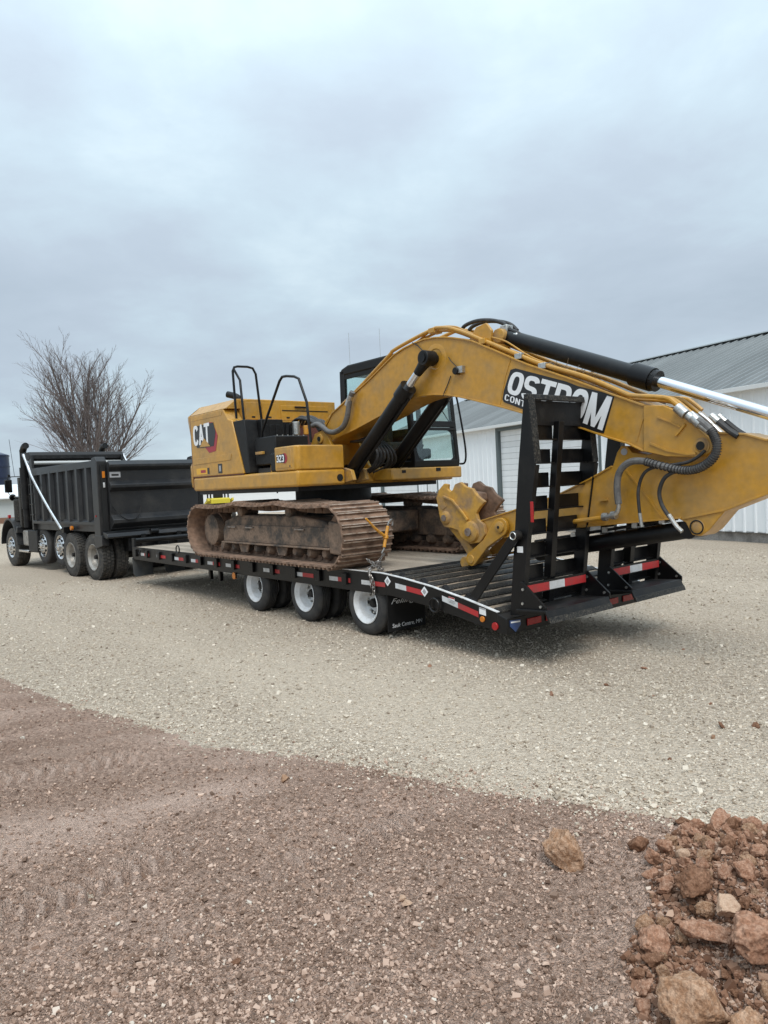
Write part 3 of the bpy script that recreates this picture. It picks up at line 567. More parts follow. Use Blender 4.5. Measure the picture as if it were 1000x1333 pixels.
FW = Frame(-15.5, 60.0, -1.45)
wsh = thing('white_shed', FW, (0, 0, 0), 'long low white shed far behind, seen under the excavator house', 'shed')
MB().box(0, 18, 0, 7, -0.3, 2.2).build('wall', 'shed_roof', wsh); MB().prism_a([(-0.3, 2.15), (3.5, 2.75), (7.3, 2.15), (7.3, 2.05), (-0.3, 2.05)], -0.3, 18.3).build('roof', 'shed_roof', wsh)

# ------------------------------------------------------------------ wheels
def tyre_profile(r, w, rim, grooves=4, gd=0.012):
    """(y, radius) round the section, y across the tyre from outer face 0 to w"""
    p = [(0.02, rim), (0.004, rim + 0.02), (-0.004, rim + (r - rim) * 0.45), (0.006, r - 0.05), (0.022, r - 0.018), (0.035, r - 0.006)]
    y0, y1 = 0.035, w - 0.035; g = 0.010
    for i in range(grooves):
        c = y0 + (y1 - y0) * (i + 1) / (grooves + 1); p += [(c - g, r), (c - g * 0.8, r - gd), (c + g * 0.8, r - gd), (c + g, r)]
    p += [(w - 0.035, r - 0.006), (w - 0.022, r - 0.018), (w - 0.006, r - 0.05), (w + 0.004, rim + (r - rim) * 0.45), (w - 0.004, rim + 0.02), (w - 0.02, rim)]
    return p
WHEEL_CACHE = {}
def wheel(parent, c, r, w, rim_r, style, rim_mat, tread='rubber', detailed=True, spin=0.0, name='wheel', lugs=False):
    """c: centre of the outer face in frame coordinates (a, b, z); the axle runs along +b"""
    root = parent
    fr, base = BASE[root.name]; key = (r, w, rim_r, style, rim_mat, detailed, lugs)
    if key not in WHEEL_CACHE:
        fl = lambda v: (v[0], -v[1], v[2])
        mb = MB().lathe(tyre_profile(r, w, rim_r, 4 if not lugs else 3), n=56, closed=True)
        if lugs:
            for i in range(44):
                t = 2 * math.pi * i / 44
                for (b0, b1, sh) in ((0.012, w * 0.33, 0.0), (w * 0.36, w * 0.64, 0.5), (w * 0.67, w - 0.012, 0.0)):
                    t2 = t + sh * 2 * math.pi / 44; d = Vector((math.cos(t2), 0, math.sin(t2))); e = Vector((-math.sin(t2), 0, math.cos(t2)))
                    q = [(d * (r - 0.02) + e * s_ * r * 0.048 + Vector((0, b, 0))) for b in (b0, b1) for s_ in (-1, 1)]; q2 = [(d * (r + 0.010) + e * s_ * r * 0.042 + Vector((0, b, 0))) for b in (b0 + 0.004, b1 - 0.004) for s_ in (-1, 1)]
                    mb.add(q + q2, [(0, 1, 5, 4), (2, 6, 7, 3), (0, 4, 6, 2), (1, 3, 7, 5), (4, 5, 7, 6)])
        t_me = mb.mesh('tyre', fl, 30)
        R_ = rim_r
        if style == 'dish':       # outer wheel of a pair: deep dish, hub well inside
            prof = [(0.0, R_ + 0.012), (-0.006, R_ + 0.004), (0.004, R_ - 0.012), (0.03, R_ - 0.022), (0.045, R_ - 0.045), (0.13, R_ - 0.055), (0.15, R_ - 0.075), (0.165, R_ * 0.55), (0.15, R_ * 0.42), (0.15, 0.0)]
            hub = [(0.03 if rim_mat == 'grey_rim' else 0.095, 0.0), (0.03 if rim_mat == 'grey_rim' else 0.095, 0.042), (0.11, 0.055), (0.16, 0.06)]; hole_y = 0.156; hole_r = R_ * 0.66
        else:                     # convex front wheel
            prof = [(0.0, R_ + 0.012), (-0.006, R_ + 0.004), (0.004, R_ - 0.012), (0.03, R_ - 0.022), (0.04, R_ - 0.04), (0.02, R_ - 0.055), (-0.02, R_ * 0.62), (-0.03, R_ * 0.48), (-0.03, 0.0)]
            hub = [(-0.075, 0.0), (-0.072, 0.06), (-0.06, 0.08), (-0.03, 0.085)]; hole_y = -0.012; hole_r = R_ * 0.70
        r_me = MB().lathe(prof, n=48).mesh('rim', fl, 40); mb = MB().lathe(hub, n=24); h_me = mb.mesh('hub', fl, 40)
        nh = 10 if style != 'dish' else 5; ho = MB()
        hr = 0.036 if style != 'dish' else 0.045
        holes = []
        for i in range(nh):
            t = 2 * math.pi * i / nh; ho = MB().cyl((hole_r * math.cos(t), hole_y - 0.004, hole_r * math.sin(t)), (hole_r * math.cos(t), hole_y + 0.012, hole_r * math.sin(t)), hr * (R_ / 0.24 if style == 'dish' else 1), 14); holes.append(ho.mesh('hand_hole', fl, 40))
        nuts = []
        for i in range(10):
            t = 2 * math.pi * (i + 0.5) / 10; q = R_ * 0.50; yb = (0.155 if style == 'dish' else -0.03)
            nuts.append(MB().cyl((q * math.cos(t), yb - 0.035, q * math.sin(t)), (q * math.cos(t), yb + 0.01, q * math.sin(t)), 0.015, 6).mesh('wheel_nut', fl, 30))
        WHEEL_CACHE[key] = (t_me, r_me, h_me, holes, nuts)
    t_me, r_me, h_me, holes, nuts = WHEEL_CACHE[key]
    o = link(name, t_me, tread, parent); o.location = (c[0] - base.x, -(c[1] - base.y), c[2] - base.z); o.rotation_euler = (0, spin, 0)
    if detailed:
        link('rim', r_me, rim_mat, o); link('hub', h_me, rim_mat if style != 'dish' else 'black_dirty', o)
        for h in holes: link('hand_hole', h, 'dark', o)
        for h in nuts: link('wheel_nut', h, 'zinc', o)
    else:
        link('rim', r_me, rim_mat, o)
    return o

# ------------------------------------------------------------------ equipment trailer
FT = Frame(-0.29913, 8.98073, 0.68634576)
TW = 2.60
tr = thing('equipment_trailer', FT, (0, 1.3, 0), 'long black flatbed equipment trailer with raised ramps carrying the excavator', 'trailer')
def build_trailer():
    DK = 0.785; A_F = 7.72; A_B = -0.36
    tail = [(A_B, DK), (-0.75, 0.752), (-1.226, 0.694), (-1.74, 0.606), (-2.19, 0.512)]
    def rail(b0, b1):
        top = [(A_F, DK)] + tail; bot = [(-2.29, 0.30), (-1.2, 0.47), (-0.55, 0.53), (A_F, 0.53)]
        return MB().prism(top + bot, b0, b1)
    rail(0.0, 0.03).build('side_rail', 'black', tr, 0.004)
    rail(TW - 0.03, TW).build('side_rail', 'black', tr, 0.004)
    # white paint line along the top edge of the near rail
    for b in (-0.004, TW - 0.036):
        MB().strip([(0.42, DK + 0.004)] + [(a, z + 0.004) for a, z in tail], b, b + 0.04, 0.008).build('edge_stripe', 'edge_white', tr)
    MB().box(A_B, A_F, 0.035, TW - 0.035, 0.60, 0.735).build('deck_frame', 'black_dirty', tr)
    MB().box(-0.4, A_F - 0.1, 0.75, 0.90, 0.42, 0.60).build('main_beam', 'black', tr, 0.006); MB().box(-0.4, A_F - 0.1, 1.70, 1.85, 0.42, 0.60).build('main_beam', 'black', tr, 0.006)
    # deck planks, lengthwise
    n = 13; w = (TW - 0.07) / n
    me = None
    for i in range(n):
        for (s0, s1) in ((A_B + 0.12, 3.2), (3.206, A_F - 0.05)):
            j = random.uniform(-0.002, 0.002)
            o = MB().box(s0, s1, 0.035 + i * w + 0.005, 0.035 + (i + 1) * w - 0.005, 0.737, DK - 0.006 + j).build('deck_plank', 'wood', tr, 0.003)
    MB().box(A_B - 0.02, A_B + 0.118, 0.035, TW - 0.035, 0.70, DK - 0.004).build('deck_sill', 'black_dirty', tr, 0.004)
    MB().box(A_F - 0.048, A_F, 0.031, TW - 0.031, 0.55, DK + 0.004).build('front_sill', 'black', tr, 0.004)
    # beavertail: black cleats with worn planks between
    def zt(a):
        for (a0, z0), (a1, z1) in zip(tail[:-1], tail[1:]):
            if a1 <= a <= a0: return z0 + (z1 - z0) * (a0 - a) / (a0 - a1)
        return tail[-1][1]
    MB().prism([(A_B, DK - 0.05), (-1.226, 0.64), (-2.19, 0.455), (-2.28, 0.31), (-1.3, 0.50), (A_B, 0.56)], 0.035, TW - 0.035).build('tail_frame', 'black_dirty', tr)
    a = A_B - 0.03; k = 0
    while a > -2.15:
        a2 = a - (0.085 if k % 2 else 0.115); z0, z1 = zt(a) - 0.012, zt(a2) - 0.012
        if k % 2: MB().prism([(a, z0 + 0.012), (a - 0.02, z0 + 0.034), (a2 + 0.02, z1 + 0.034), (a2, z1 + 0.012), (a2, z1 - 0.04), (a, z0 - 0.04)], 0.036, TW - 0.036).build('tail_cleat', 'black_worn', tr)
        else: MB().prism([(a - 0.003, z0), (a2 + 0.003, z1), (a2 + 0.003, z1 - 0.05), (a - 0.003, z0 - 0.05)], 0.036, TW - 0.036).build('tail_plank', 'wood_wet', tr)
        a = a2; k += 1
    # sloping teeth along the near rail of the tail
    for i, aa in enumerate((-0.62, -0.98, -1.33, -1.68)):
        MB().prism([(aa, zt(aa) - 0.01), (aa - 0.05, zt(aa) + 0.045), (aa - 0.11, zt(aa) - 0.015)], 0.04, 0.10).build('cleat_tooth', 'black', tr)
    # rear bumper with lights
    MB().prism([(-2.19, 0.50), (-2.31, 0.46), (-2.31, 0.30), (-2.19, 0.31)], -0.002, TW + 0.002).build('rear_bumper', 'black', tr, 0.006)
    for b0, b1 in ((0.30, 0.52), (0.60, 0.95), (1.62, 1.92), (2.02, 2.28)): MB().box(-2.325, -2.312, b0, b1, 0.35, 0.42).build('tail_light', 'lens_red', tr, 0.004)
    sh = MB(); sh.prism_a([(0.04, 0.44), (0.20, 0.43), (0.20, 0.38), (0.12, 0.315), (0.04, 0.38)], -2.318, -2.312); o = sh.build('shield_badge', 'decal_blue', tr)
    MB().prism_a([(0.05, 0.428), (0.19, 0.42), (0.19, 0.405), (0.05, 0.413)], -2.321, -2.3185).build('badge_band', 'decal_white', o)
    # side marker lamps
    def lamp(a, z, r, m_, b=-0.018): MB().cyl((a, b, z), (a, 0.0, z), r, 18).build('marker_lamp', m_, tr, 0.003)
    lamp(-1.99, 0.425, 0.030, 'lens_amber'); lamp(-2.16, 0.372, 0.040, 'lens_red'); lamp(3.32, 0.50, 0.055, 'lens_amber', -0.03)
    for b in (0.0,): MB().box(3.26, 3.38, -0.028, -0.002, 0.47, 0.55).build('lamp_bracket', 'black', tr)
    # conspicuity tape: white then red, each strip a part
    def tape(a0, a1, z0, z1, frac=0.42, h=0.055):
        am = a0 + (a1 - a0) * frac; zm = z0 + (z1 - z0) * frac
        MB().prism([(a0, z0), (am, zm), (am, zm + h), (a0, z0 + h)], -0.003, -0.001).build('white_tape', 'tape_white', tr)
        o = MB().prism([(am, zm), (a1, z1), (a1, z1 + h), (am, zm + h)], -0.003, -0.001).build('red_tape', 'tape_red', tr)
        return o
    for a in (7.25, 6.45, 5.62, 4.92): tape(a, a - 0.42, 0.63, 0.63)
    for a in (4.28, 3.62, 2.42, 1.55, 0.72, 0.03): tape(a, a - 0.46, 0.625, 0.625)
    tape(-0.62, -1.10, 0.63, 0.585, 0.4, 0.06); tape(-1.40, -1.93, 0.555, 0.435, 0.45, 0.06)
    # placards
    def diamond(a, z, s): 
        o = MB().prism([(a, z + s), (a + s, z), (a, z - s), (a - s, z)], -0.004, -0.0005).build('placard', 'decal_white', tr)
        MB().prism([(a, z + s * .55), (a + s * .55, z), (a, z - s * .55), (a - s * .55, z)], -0.0052, -0.0042).build('placard_print', 'decal_grey', o)
    diamond(-0.48, 0.70, 0.058); diamond(-1.12, 0.632, 0.058)
    for a, z in ((-1.545, 0.575), (-1.99, 0.505)):
        o = MB().prism([(a + 0.045, z + 0.04), (a - 0.045, z + 0.028), (a - 0.045, z - 0.042), (a + 0.045, z - 0.03)], -0.003, -0.0005).build('sticker', 'decal_white', tr)
        MB().prism([(a + 0.045, z + 0.04), (a - 0.045, z + 0.028), (a - 0.045, z + 0.013), (a + 0.045, z + 0.025)], -0.0042, -0.0032).build('sticker_band', 'tape_red' if a > -1.7 else 'decal_grey', o)
    # stake pockets along the rail
    for i in range(13):
        a = 0.35 + i * 0.595; MB().box(a - 0.05, a + 0.05, -0.0285 - 0.012, -0.0045, 0.60, 0.745).build('stake_pocket', 'black', tr, 0.004)
    # tie rings
    def ring(a, b, z, s=0.07): 
        pts = [(a + s * math.cos(t), b, z + s * math.sin(t)) for t in [2 * math.pi * i / 12 for i in range(13)]]
        MB().tube(pts, 0.012, 6).build('tie_ring', 'black', tr)
    ring(5.35, -0.05, DK + 0.05); ring(-1.30, -0.03, 0.50, 0.075); ring(7.2, -0.05, 0.72, 0.05)
    # wheels: three axles, pairs on both sides
    for i, a in enumerate((0.0, 1.38, 2.76)):
        MB().cyl((a, 0.2, 0.37), (a, TW - 0.2, 0.37), 0.06, 14).build('axle', 'black_dirty', tr)
        wheel(tr, (a, 0.02, 0.372), 0.385, 0.215, 0.232, 'dish', 'white_rim', spin=0.4 * i)
        wheel(tr, (a, 0.30, 0.372), 0.385, 0.215, 0.232, 'dish', 'white_rim', detailed=False)
        wheel(tr, (a, TW - 0.52, 0.372), 0.385, 0.215, 0.232, 'dish', 'white_rim', detailed=False); wheel(tr, (a, TW - 0.235, 0.372), 0.385, 0.215, 0.232, 'dish', 'white_rim', detailed=False)
    # mud flaps behind the last axle
    fl = MB().box(-0.455, -0.445, 0.0, 0.60, 0.085, 0.60).build('mud_flap', 'plastic', tr)
    put_text('flap_lettering', 'Felling', 'decal_white', fl, (-0.457, 0.05, 0.395), (0, 1, -0.02), (0, 0.25, 1), 0.38, 0.085, 0.0, 0.3)
    put_text('flap_lettering', 'Sauk Centre, MN', 'decal_white', fl, (-0.457, 0.06, 0.12), (0, 1, 0.0), (0, 0, 1), 0.48, 0.055, 0.0, 0.15)
    MB().box(-0.455, -0.445, 2.0, 2.6, 0.085, 0.60).build('mud_flap', 'plastic', tr)
    # front: bulkhead roller, tongue, guard flaps, jack legs
    MB().cyl((A_F + 0.02, 0.06, 0.90), (A_F + 0.02, 2.54, 0.90), 0.055, 16).build('front_roller', 'black', tr)
    for b in (0.05, 2.55): MB().box(A_F - 0.05, A_F + 0.08, b - 0.02, b + 0.02, 0.56, 0.96).build('roller_bracket', 'black_dirty', tr, 0.004)
    MB().beam((A_F, 0.55, 0.62), (9.6, 1.25, 0.62), 0.12, 0.2).build('tongue', 'black', tr, 0.006); MB().beam((A_F, 2.05, 0.62), (9.6, 1.35, 0.62), 0.12, 0.2).build('tongue', 'black', tr, 0.006)
    MB().box(9.5, 10.2, 1.22, 1.38, 0.52, 0.70).build('coupling', 'black', tr, 0.006)
    for b0, b1 in ((-0.02, 0.40), (0.66, 1.10)):
        mb = MB().prism_a([(b0, 0.56), (b1, 0.56), (b1, 0.19), (b0 + 0.06, 0.165), (b0 + 0.01, 0.24)], 7.69, 7.70); mb.build('guard_flap', 'flap', tr)
    for a in (4.80, 4.42): MB().box(a - 0.035, a + 0.035, 0.27, 0.33, 0.30, 0.60).build('jack_leg', 'black', tr, 0.004)
    MB().box(4.3, 4.95, 0.2, 0.4, 0.50, 0.598).build('jack_box', 'black', tr, 0.004)
    # ---- ramps
    def ramp(b0, b1, strut):
        rp = MB(); 
        fr_e = [(-2.27, 0.48), (-2.45, 1.98), (-2.55, 2.64)]; re_e = [(-2.60, 2.64), (-2.655, 1.99), (-2.52, 1.27), (-2.42, 0.50)]
        prof = fr_e + re_e
        rp.prism(prof, b0, b0 + 0.022); r = rp.build('ramp', 'black', tr, 0.003)
        MB().prism(prof, b1 - 0.022, b1).build('ramp_side', 'black', r, 0.003)
        def ae(z, back):                                     # a of the front or back edge at height z
            pts = fr_e if not back else re_e[::-1]
            for (a0, z0), (a1, z1) in zip(pts[:-1], pts[1:]):
                if z0 <= z <= z1: return a0 + (a1 - a0) * (z - z0) / (z1 - z0)
            return pts[0][0] if z < pts[0][1] else pts[-1][0]
        # worn flange on the back edges, down to the knee
        for b in (b0, b1):
            s_ = 1 if b == b0 else -1
            MB().strip([(ae(z, True) - 0.006, z) for z in (2.64, 2.3, 1.98)], min(b - 0.002 * s_, b + s_ * 0.085), max(b - 0.002 * s_, b + s_ * 0.085), 0.01).build('ramp_flange', 'black_worn', r)
            MB().strip([(ae(z, True) - 0.006, z) for z in (1.97, 1.6, 1.27, 0.9, 0.52)], min(b - 0.002 * s_, b + s_ * 0.06), max(b - 0.002 * s_, b + s_ * 0.06), 0.01).build('ramp_flange', 'black_dirty', r)
        MB().prism([(-2.545, 2.655), (-2.605, 2.655), (-2.615, 2.60), (-2.56, 2.60)], b0 - 0.004, b1 + 0.004).build('ramp_tip', 'black_worn', r, 0.006)
        MB().prism([(-2.54, 2.598), (-2.565, 2.598), (-2.55, 2.36), (-2.525, 2.36)], b0 + 0.022, b1 - 0.022).build('tip_plate', 'black_dirty', r)
        bm_ = (b0 + b1) / 2
        MB().prism([(ae(2.4, False) - 0.03, 2.40), (ae(2.4, False) - 0.10, 2.40), (ae(1.2, False) - 0.12, 1.2), (ae(0.5, False) - 0.12, 0.5), (ae(0.5, False) - 0.03, 0.5)], bm_ - 0.055, bm_ + 0.025).build('centre_bar', 'black', r, 0.003)
        for i in range(8):                                   # angle-iron rungs
            z1_ = 2.362 - i * 0.2335; z0_ = z1_ - 0.148; a = ae((z0_ + z1_) / 2, False) - 0.012
            for c0, c1 in ((b0 + 0.022, bm_ - 0.056), (bm_ + 0.026, b1 - 0.022)):
                mb = MB(); mb.box(a - 0.014, a, c0, c1, z0_, z1_); mb.box(a - 0.075, a - 0.0145, c0, c1, z0_, z0_ + 0.012); mb.build('rung', 'black_dirty' if i % 3 == 1 else 'black', r)
        # heel: gussets and the angled plate it stands on
        for b in (b0 - 0.024, b1 + 0.004):
            MB().prism([(-2.43, 0.83), (-2.47, 0.83), (-2.74, 0.61), (-2.74, 0.555), (-2.42, 0.50)], b, b + 0.02).build('gusset', 'black', r, 0.002)
            for (a, z) in ((-2.47, 0.76), (-2.46, 0.62), (-2.68, 0.61)): MB().cyl((a, b - 0.012, z), (a, b + 0.03, z), 0.014, 8).build('bolt', 'zinc', r)
        q0, q1 = b0 - 0.065, b1 - 0.06
        MB().prism([(-2.40, 0.565), (-2.77, 0.585), (-2.815, 0.475), (-2.80, 0.468), (-2.755, 0.565), (-2.40, 0.545)], q0, q1).build('heel_plate', 'black_dirty', r, 0.003)
        MB().prism([(-2.800, 0.522), (-2.806, 0.520), (-2.824, 0.470), (-2.816, 0.466)], q0 + 0.002, q1 - 0.002).build('wear_strip', 'black_worn', r)
        # tape board across the gussets
        zt_ = 0.75; a_ = -2.475
        w_ = (b1 - b0) - 0.06; c0 = b0 + 0.03
        MB().box(a_, a_ + 0.02, c0, c0 + w_, zt_ - 0.05, zt_ + 0.06).build('tape_board', 'black', r)
        for f0, f1, m_ in ((0.0, 0.36, 'tape_red'), (0.36, 0.62, 'tape_white'), (0.62, 1.0, 'tape_red')):
            MB().box(a_ - 0.004, a_ - 0.001, c0 + w_ * f0, c0 + w_ * f1, zt_ - 0.04, zt_ + 0.04).build('tape_strip', m_, r)
        return r
    r1 = ramp(0.10, 1.12, True); r2 = ramp(1.56, 2.58, False)
    # red side lamp and a sticker on the near ramp, support arms
    MB().box(-2.62, -2.585, 0.088, 0.098, 1.42, 1.62).build('side_reflector', 'lens_red', r1, 0.003)
    MB().box(-2.47, -2.40, 0.092, 0.098, 1.12, 1.18).build('sticker', 'decal_white', r1)
    for b in (0.035, TW - 0.065):
        MB().beam((-1.72, b + 0.015, 0.50), (-2.43, b + 0.015, 1.30), 0.105, 0.025, up=(0, 1, 0)).build('ramp_arm', 'black', tr, 0.004)
        MB().cyl((-2.42, b - 0.02, 1.29), (-2.42, b + 0.08, 1.29), 0.05, 16).build('arm_pin', 'black_dirty', tr, 0.004)
        MB().lathe([(-0.024, 0.03), (-0.03, 0.036), (-0.024, 0.042)], (-2.42, b, 1.29), 16, True).build('pin_ring', 'zinc', tr)
build_trailer()

# ------------------------------------------------------------------ excavator
ex = thing('crawler_excavator', FT, (2.35, 1.295, 0.79), 'yellow crawler excavator with folded boom chained on the black trailer', 'excavator')
def build_tracks():
    DK = 0.79; base = BASE[ex.name][1]
    A0, A1, zc, r = 0.50, 4.14, 1.215, 0.425
    # belt line (outer shoe surface), dense polyline
    path = []
    for i in range(40): path.append((A0 + (A1 - A0) * i / 40, DK + 0.004))
    for i in range(40):
        t = -math.pi / 2 + math.pi * i / 40; path.append((A1 + r * math.cos(t), zc + (r - 0.004 if t < 0 else r) * math.sin(t)))
    for i in range(60):
        f = i / 60; a = A1 + (A0 - A1) * f; sag = -0.035 * abs(math.sin(f * math.pi * 3)) + 0.045 * math.sin(f * math.pi); path.append((a, zc + r + sag))
    for i in range(40):
        t = math.pi / 2 + math.pi * i / 40; path.append((A0 + r * math.cos(t), zc + r * math.sin(t)))
    path.append(path[0]); seg = [math.hypot(path[i + 1][0] - path[i][0], path[i + 1][1] - path[i][1]) for i in range(len(path) - 1)]; tot = sum(seg)
    def at(s):
        s %= tot
        for i, l in enumerate(seg):
            if s <= l: f = s / l; p, q = path[i], path[i + 1]; return (p[0] + (q[0] - p[0]) * f, p[1] + (q[1] - p[1]) * f), math.atan2(q[1] - p[1], q[0] - p[0])
            s -= l
        return path[0], 0.0
    NS = 52; pit = tot / NS; SW = 0.80
    # one shoe: plate, three grousers, link pads inside; x along the belt, y across, z outwards is negative
    sm = MB(); h = pit / 2
    sm.add([(x, y, z) for y in (-SW / 2, SW / 2) for x, z in ((-h - 0.008, 0.0), (-h + 0.03, -0.008), (h - 0.03, -0.008), (h + 0.004, -0.006), (h + 0.004, 0.012), (-h - 0.008, 0.016))], [(0, 1, 2, 3, 4, 5), (11, 10, 9, 8, 7, 6)] + [(i, 6 + i, 6 + (i + 1) % 6, (i + 1) % 6) for i in range(6)])
    for gx in (-h + 0.012, 0.0, h - 0.018):
        sm.add([(gx + dx, y, z) for y in (-SW / 2 + 0.004, SW / 2 - 0.004) for dx, z in ((-0.014, -0.004), (-0.007, -0.036), (0.007, -0.036), (0.014, -0.004))], [(0, 1, 2, 3), (7, 6, 5, 4), (0, 4, 5, 1), (1, 5, 6, 2), (2, 6, 7, 3), (3, 7, 4, 0)])
    for y in (-0.10, 0.07): sm.box(-h * 0.95, h * 0.95, y, y + 0.03, 0.012, 0.095); sm.cyl((h * 0.7, y - 0.012, 0.06), (h * 0.7, y + 0.042, 0.06), 0.03, 10)
    for k in range(len(sm.v)): sm.v[k] = (sm.v[k][0], -sm.v[k][1], sm.v[k][2])
    sm.v = [(x, y, z + 0.0) for x, y, z in sm.v]
    shoe = sm.mesh('track_shoe', None, 30); shoe.materials.append(M['track']); shoe.materials.append(M['worn_edge'])
    for pf in shoe.polygons:
        if all(shoe.vertices[k].co.z < -0.03 for k in pf.vertices): pf.material_index = 1
    for tb, near in ((0.19, True), (2.40, False)):
        # frame of this track
        mb = MB().prism([(0.62, 1.02), (0.62, 1.30), (0.85, 1.40), (1.5, 1.46), (3.2, 1.46), (3.62, 1.36), (3.62, 1.02)], tb - 0.17, tb + 0.20); t = mb.build('crawler_track', 'frame_mud', ex, 0.02)
        if near:
            MB().prism([(0.55, 1.05), (0.55, 1.31), (3.55, 1.31), (3.62, 1.22), (3.62, 1.05)], tb - 0.20, tb - 0.171).build('side_plate', 'frame_mud', t, 0.008)
            MB().box(0.60, 3.60, tb - 0.255, tb - 0.171, 1.025, 1.048).build('step_lip', 'frame_mud', t, 0.004)
            for a in (3.3, 2.75, 1.35): MB().box(a - 0.12, a + 0.12, tb - 0.225, tb - 0.2005, 1.265, 1.285).build('step_bar', 'shiny', t, 0.004)
            MB().prism([(0.12, 1.07), (0.12, 1.26), (0.24, 1.36), (0.62, 1.40), (0.62, 0.98), (0.24, 0.95)], tb - 0.24, tb - 0.16).build('idler_guard', 'frame_mud', t, 0.02)
        MB().lathe([(-0.21, 0.0), (-0.21, 0.20), (-0.19, 0.25), (-0.08, 0.26), (-0.08, 0.0)], (A1 - 0.08, tb, zc), 36).build('final_drive', 'frame_mud', t)
        MB().lathe([(-0.08, 0.0), (-0.08, 0.33), (0.08, 0.33), (0.08, 0.0)], (A1, tb, zc), 30).build('sprocket', 'track', t)
        MB().lathe([(-0.10, 0.0), (-0.10, 0.30), (-0.05, 0.335), (0.05, 0.335), (0.10, 0.30), (0.10, 0.0)], (A0, tb, zc), 30).build('idler', 'track', t)
        for a in (3.05, 1.65): MB().lathe([(-0.21, 0.0), (-0.21, 0.055), (-0.19, 0.075), (-0.10, 0.075), (-0.08, 0.065), (0.1, 0.065), (0.1, 0.0)], (a, tb, 1.515), 20).build('carrier_roller', 'frame_mud', t)
        for i in range(9): MB().lathe([(-0.20, 0.0), (-0.20, 0.05), (-0.15, 0.085), (-0.06, 0.09), (-0.05, 0.075), (0.05, 0.075), (0.06, 0.09), (0.15, 0.085), (0.15, 0)], (0.80 + i * 0.36, tb, 0.965), 18).build('track_roller', 'frame_mud', t)
        for a in (2.95, 1.85): MB().prism([(a - 0.16, 1.02), (a + 0.16, 1.02), (a + 0.10, 0.89), (a - 0.10, 0.89)], tb - 0.21, tb - 0.18).build('chain_guide', 'frame_mud', t, 0.01)
        for i in range(NS):
            (a, z), an = at((i + 0.3) * pit); o = link('track_shoe', shoe, None, t)
            o.location = (a - base.x, -(tb - base.y), z - base.z + 0.0)
            # local z of the shoe points to the inside of the belt
            o.rotation_euler = (0, -an, 0)
            o.location.x += -math.sin(an) * 0.036; o.location.z += math.cos(an) * 0.036
    MB().box(1.35, 3.35, 0.40, 2.20, 1.10, 1.42).build('car_body', 'frame_mud', ex, 0.03)
    MB().lathe([(0, 0.0), (0, 0.62), (0.02, 0.66), (0.16, 0.66), (0.18, 0.6), (0.33, 0.6), (0.33, 0)], (0, 0, 0), 48)
    mb = MB(); mb.cyl((2.35, 1.295, 1.40), (2.35, 1.295, 1.56), 0.66, 48); mb.cyl((2.35, 1.295, 1.5601), (2.35, 1.295, 1.875), 0.60, 48); mb.build('swing_ring', 'black_dirty', ex, 0.006)
    for i in range(30):
        t = 2 * math.pi * i / 30; MB().cyl((2.35 + 0.63 * math.cos(t), 1.295 + 0.63 * math.sin(t), 1.55), (2.35 + 0.63 * math.cos(t), 1.295 + 0.63 * math.sin(t), 1.60), 0.02, 6).build('ring_bolt', 'black_dirty', ex)
build_tracks()

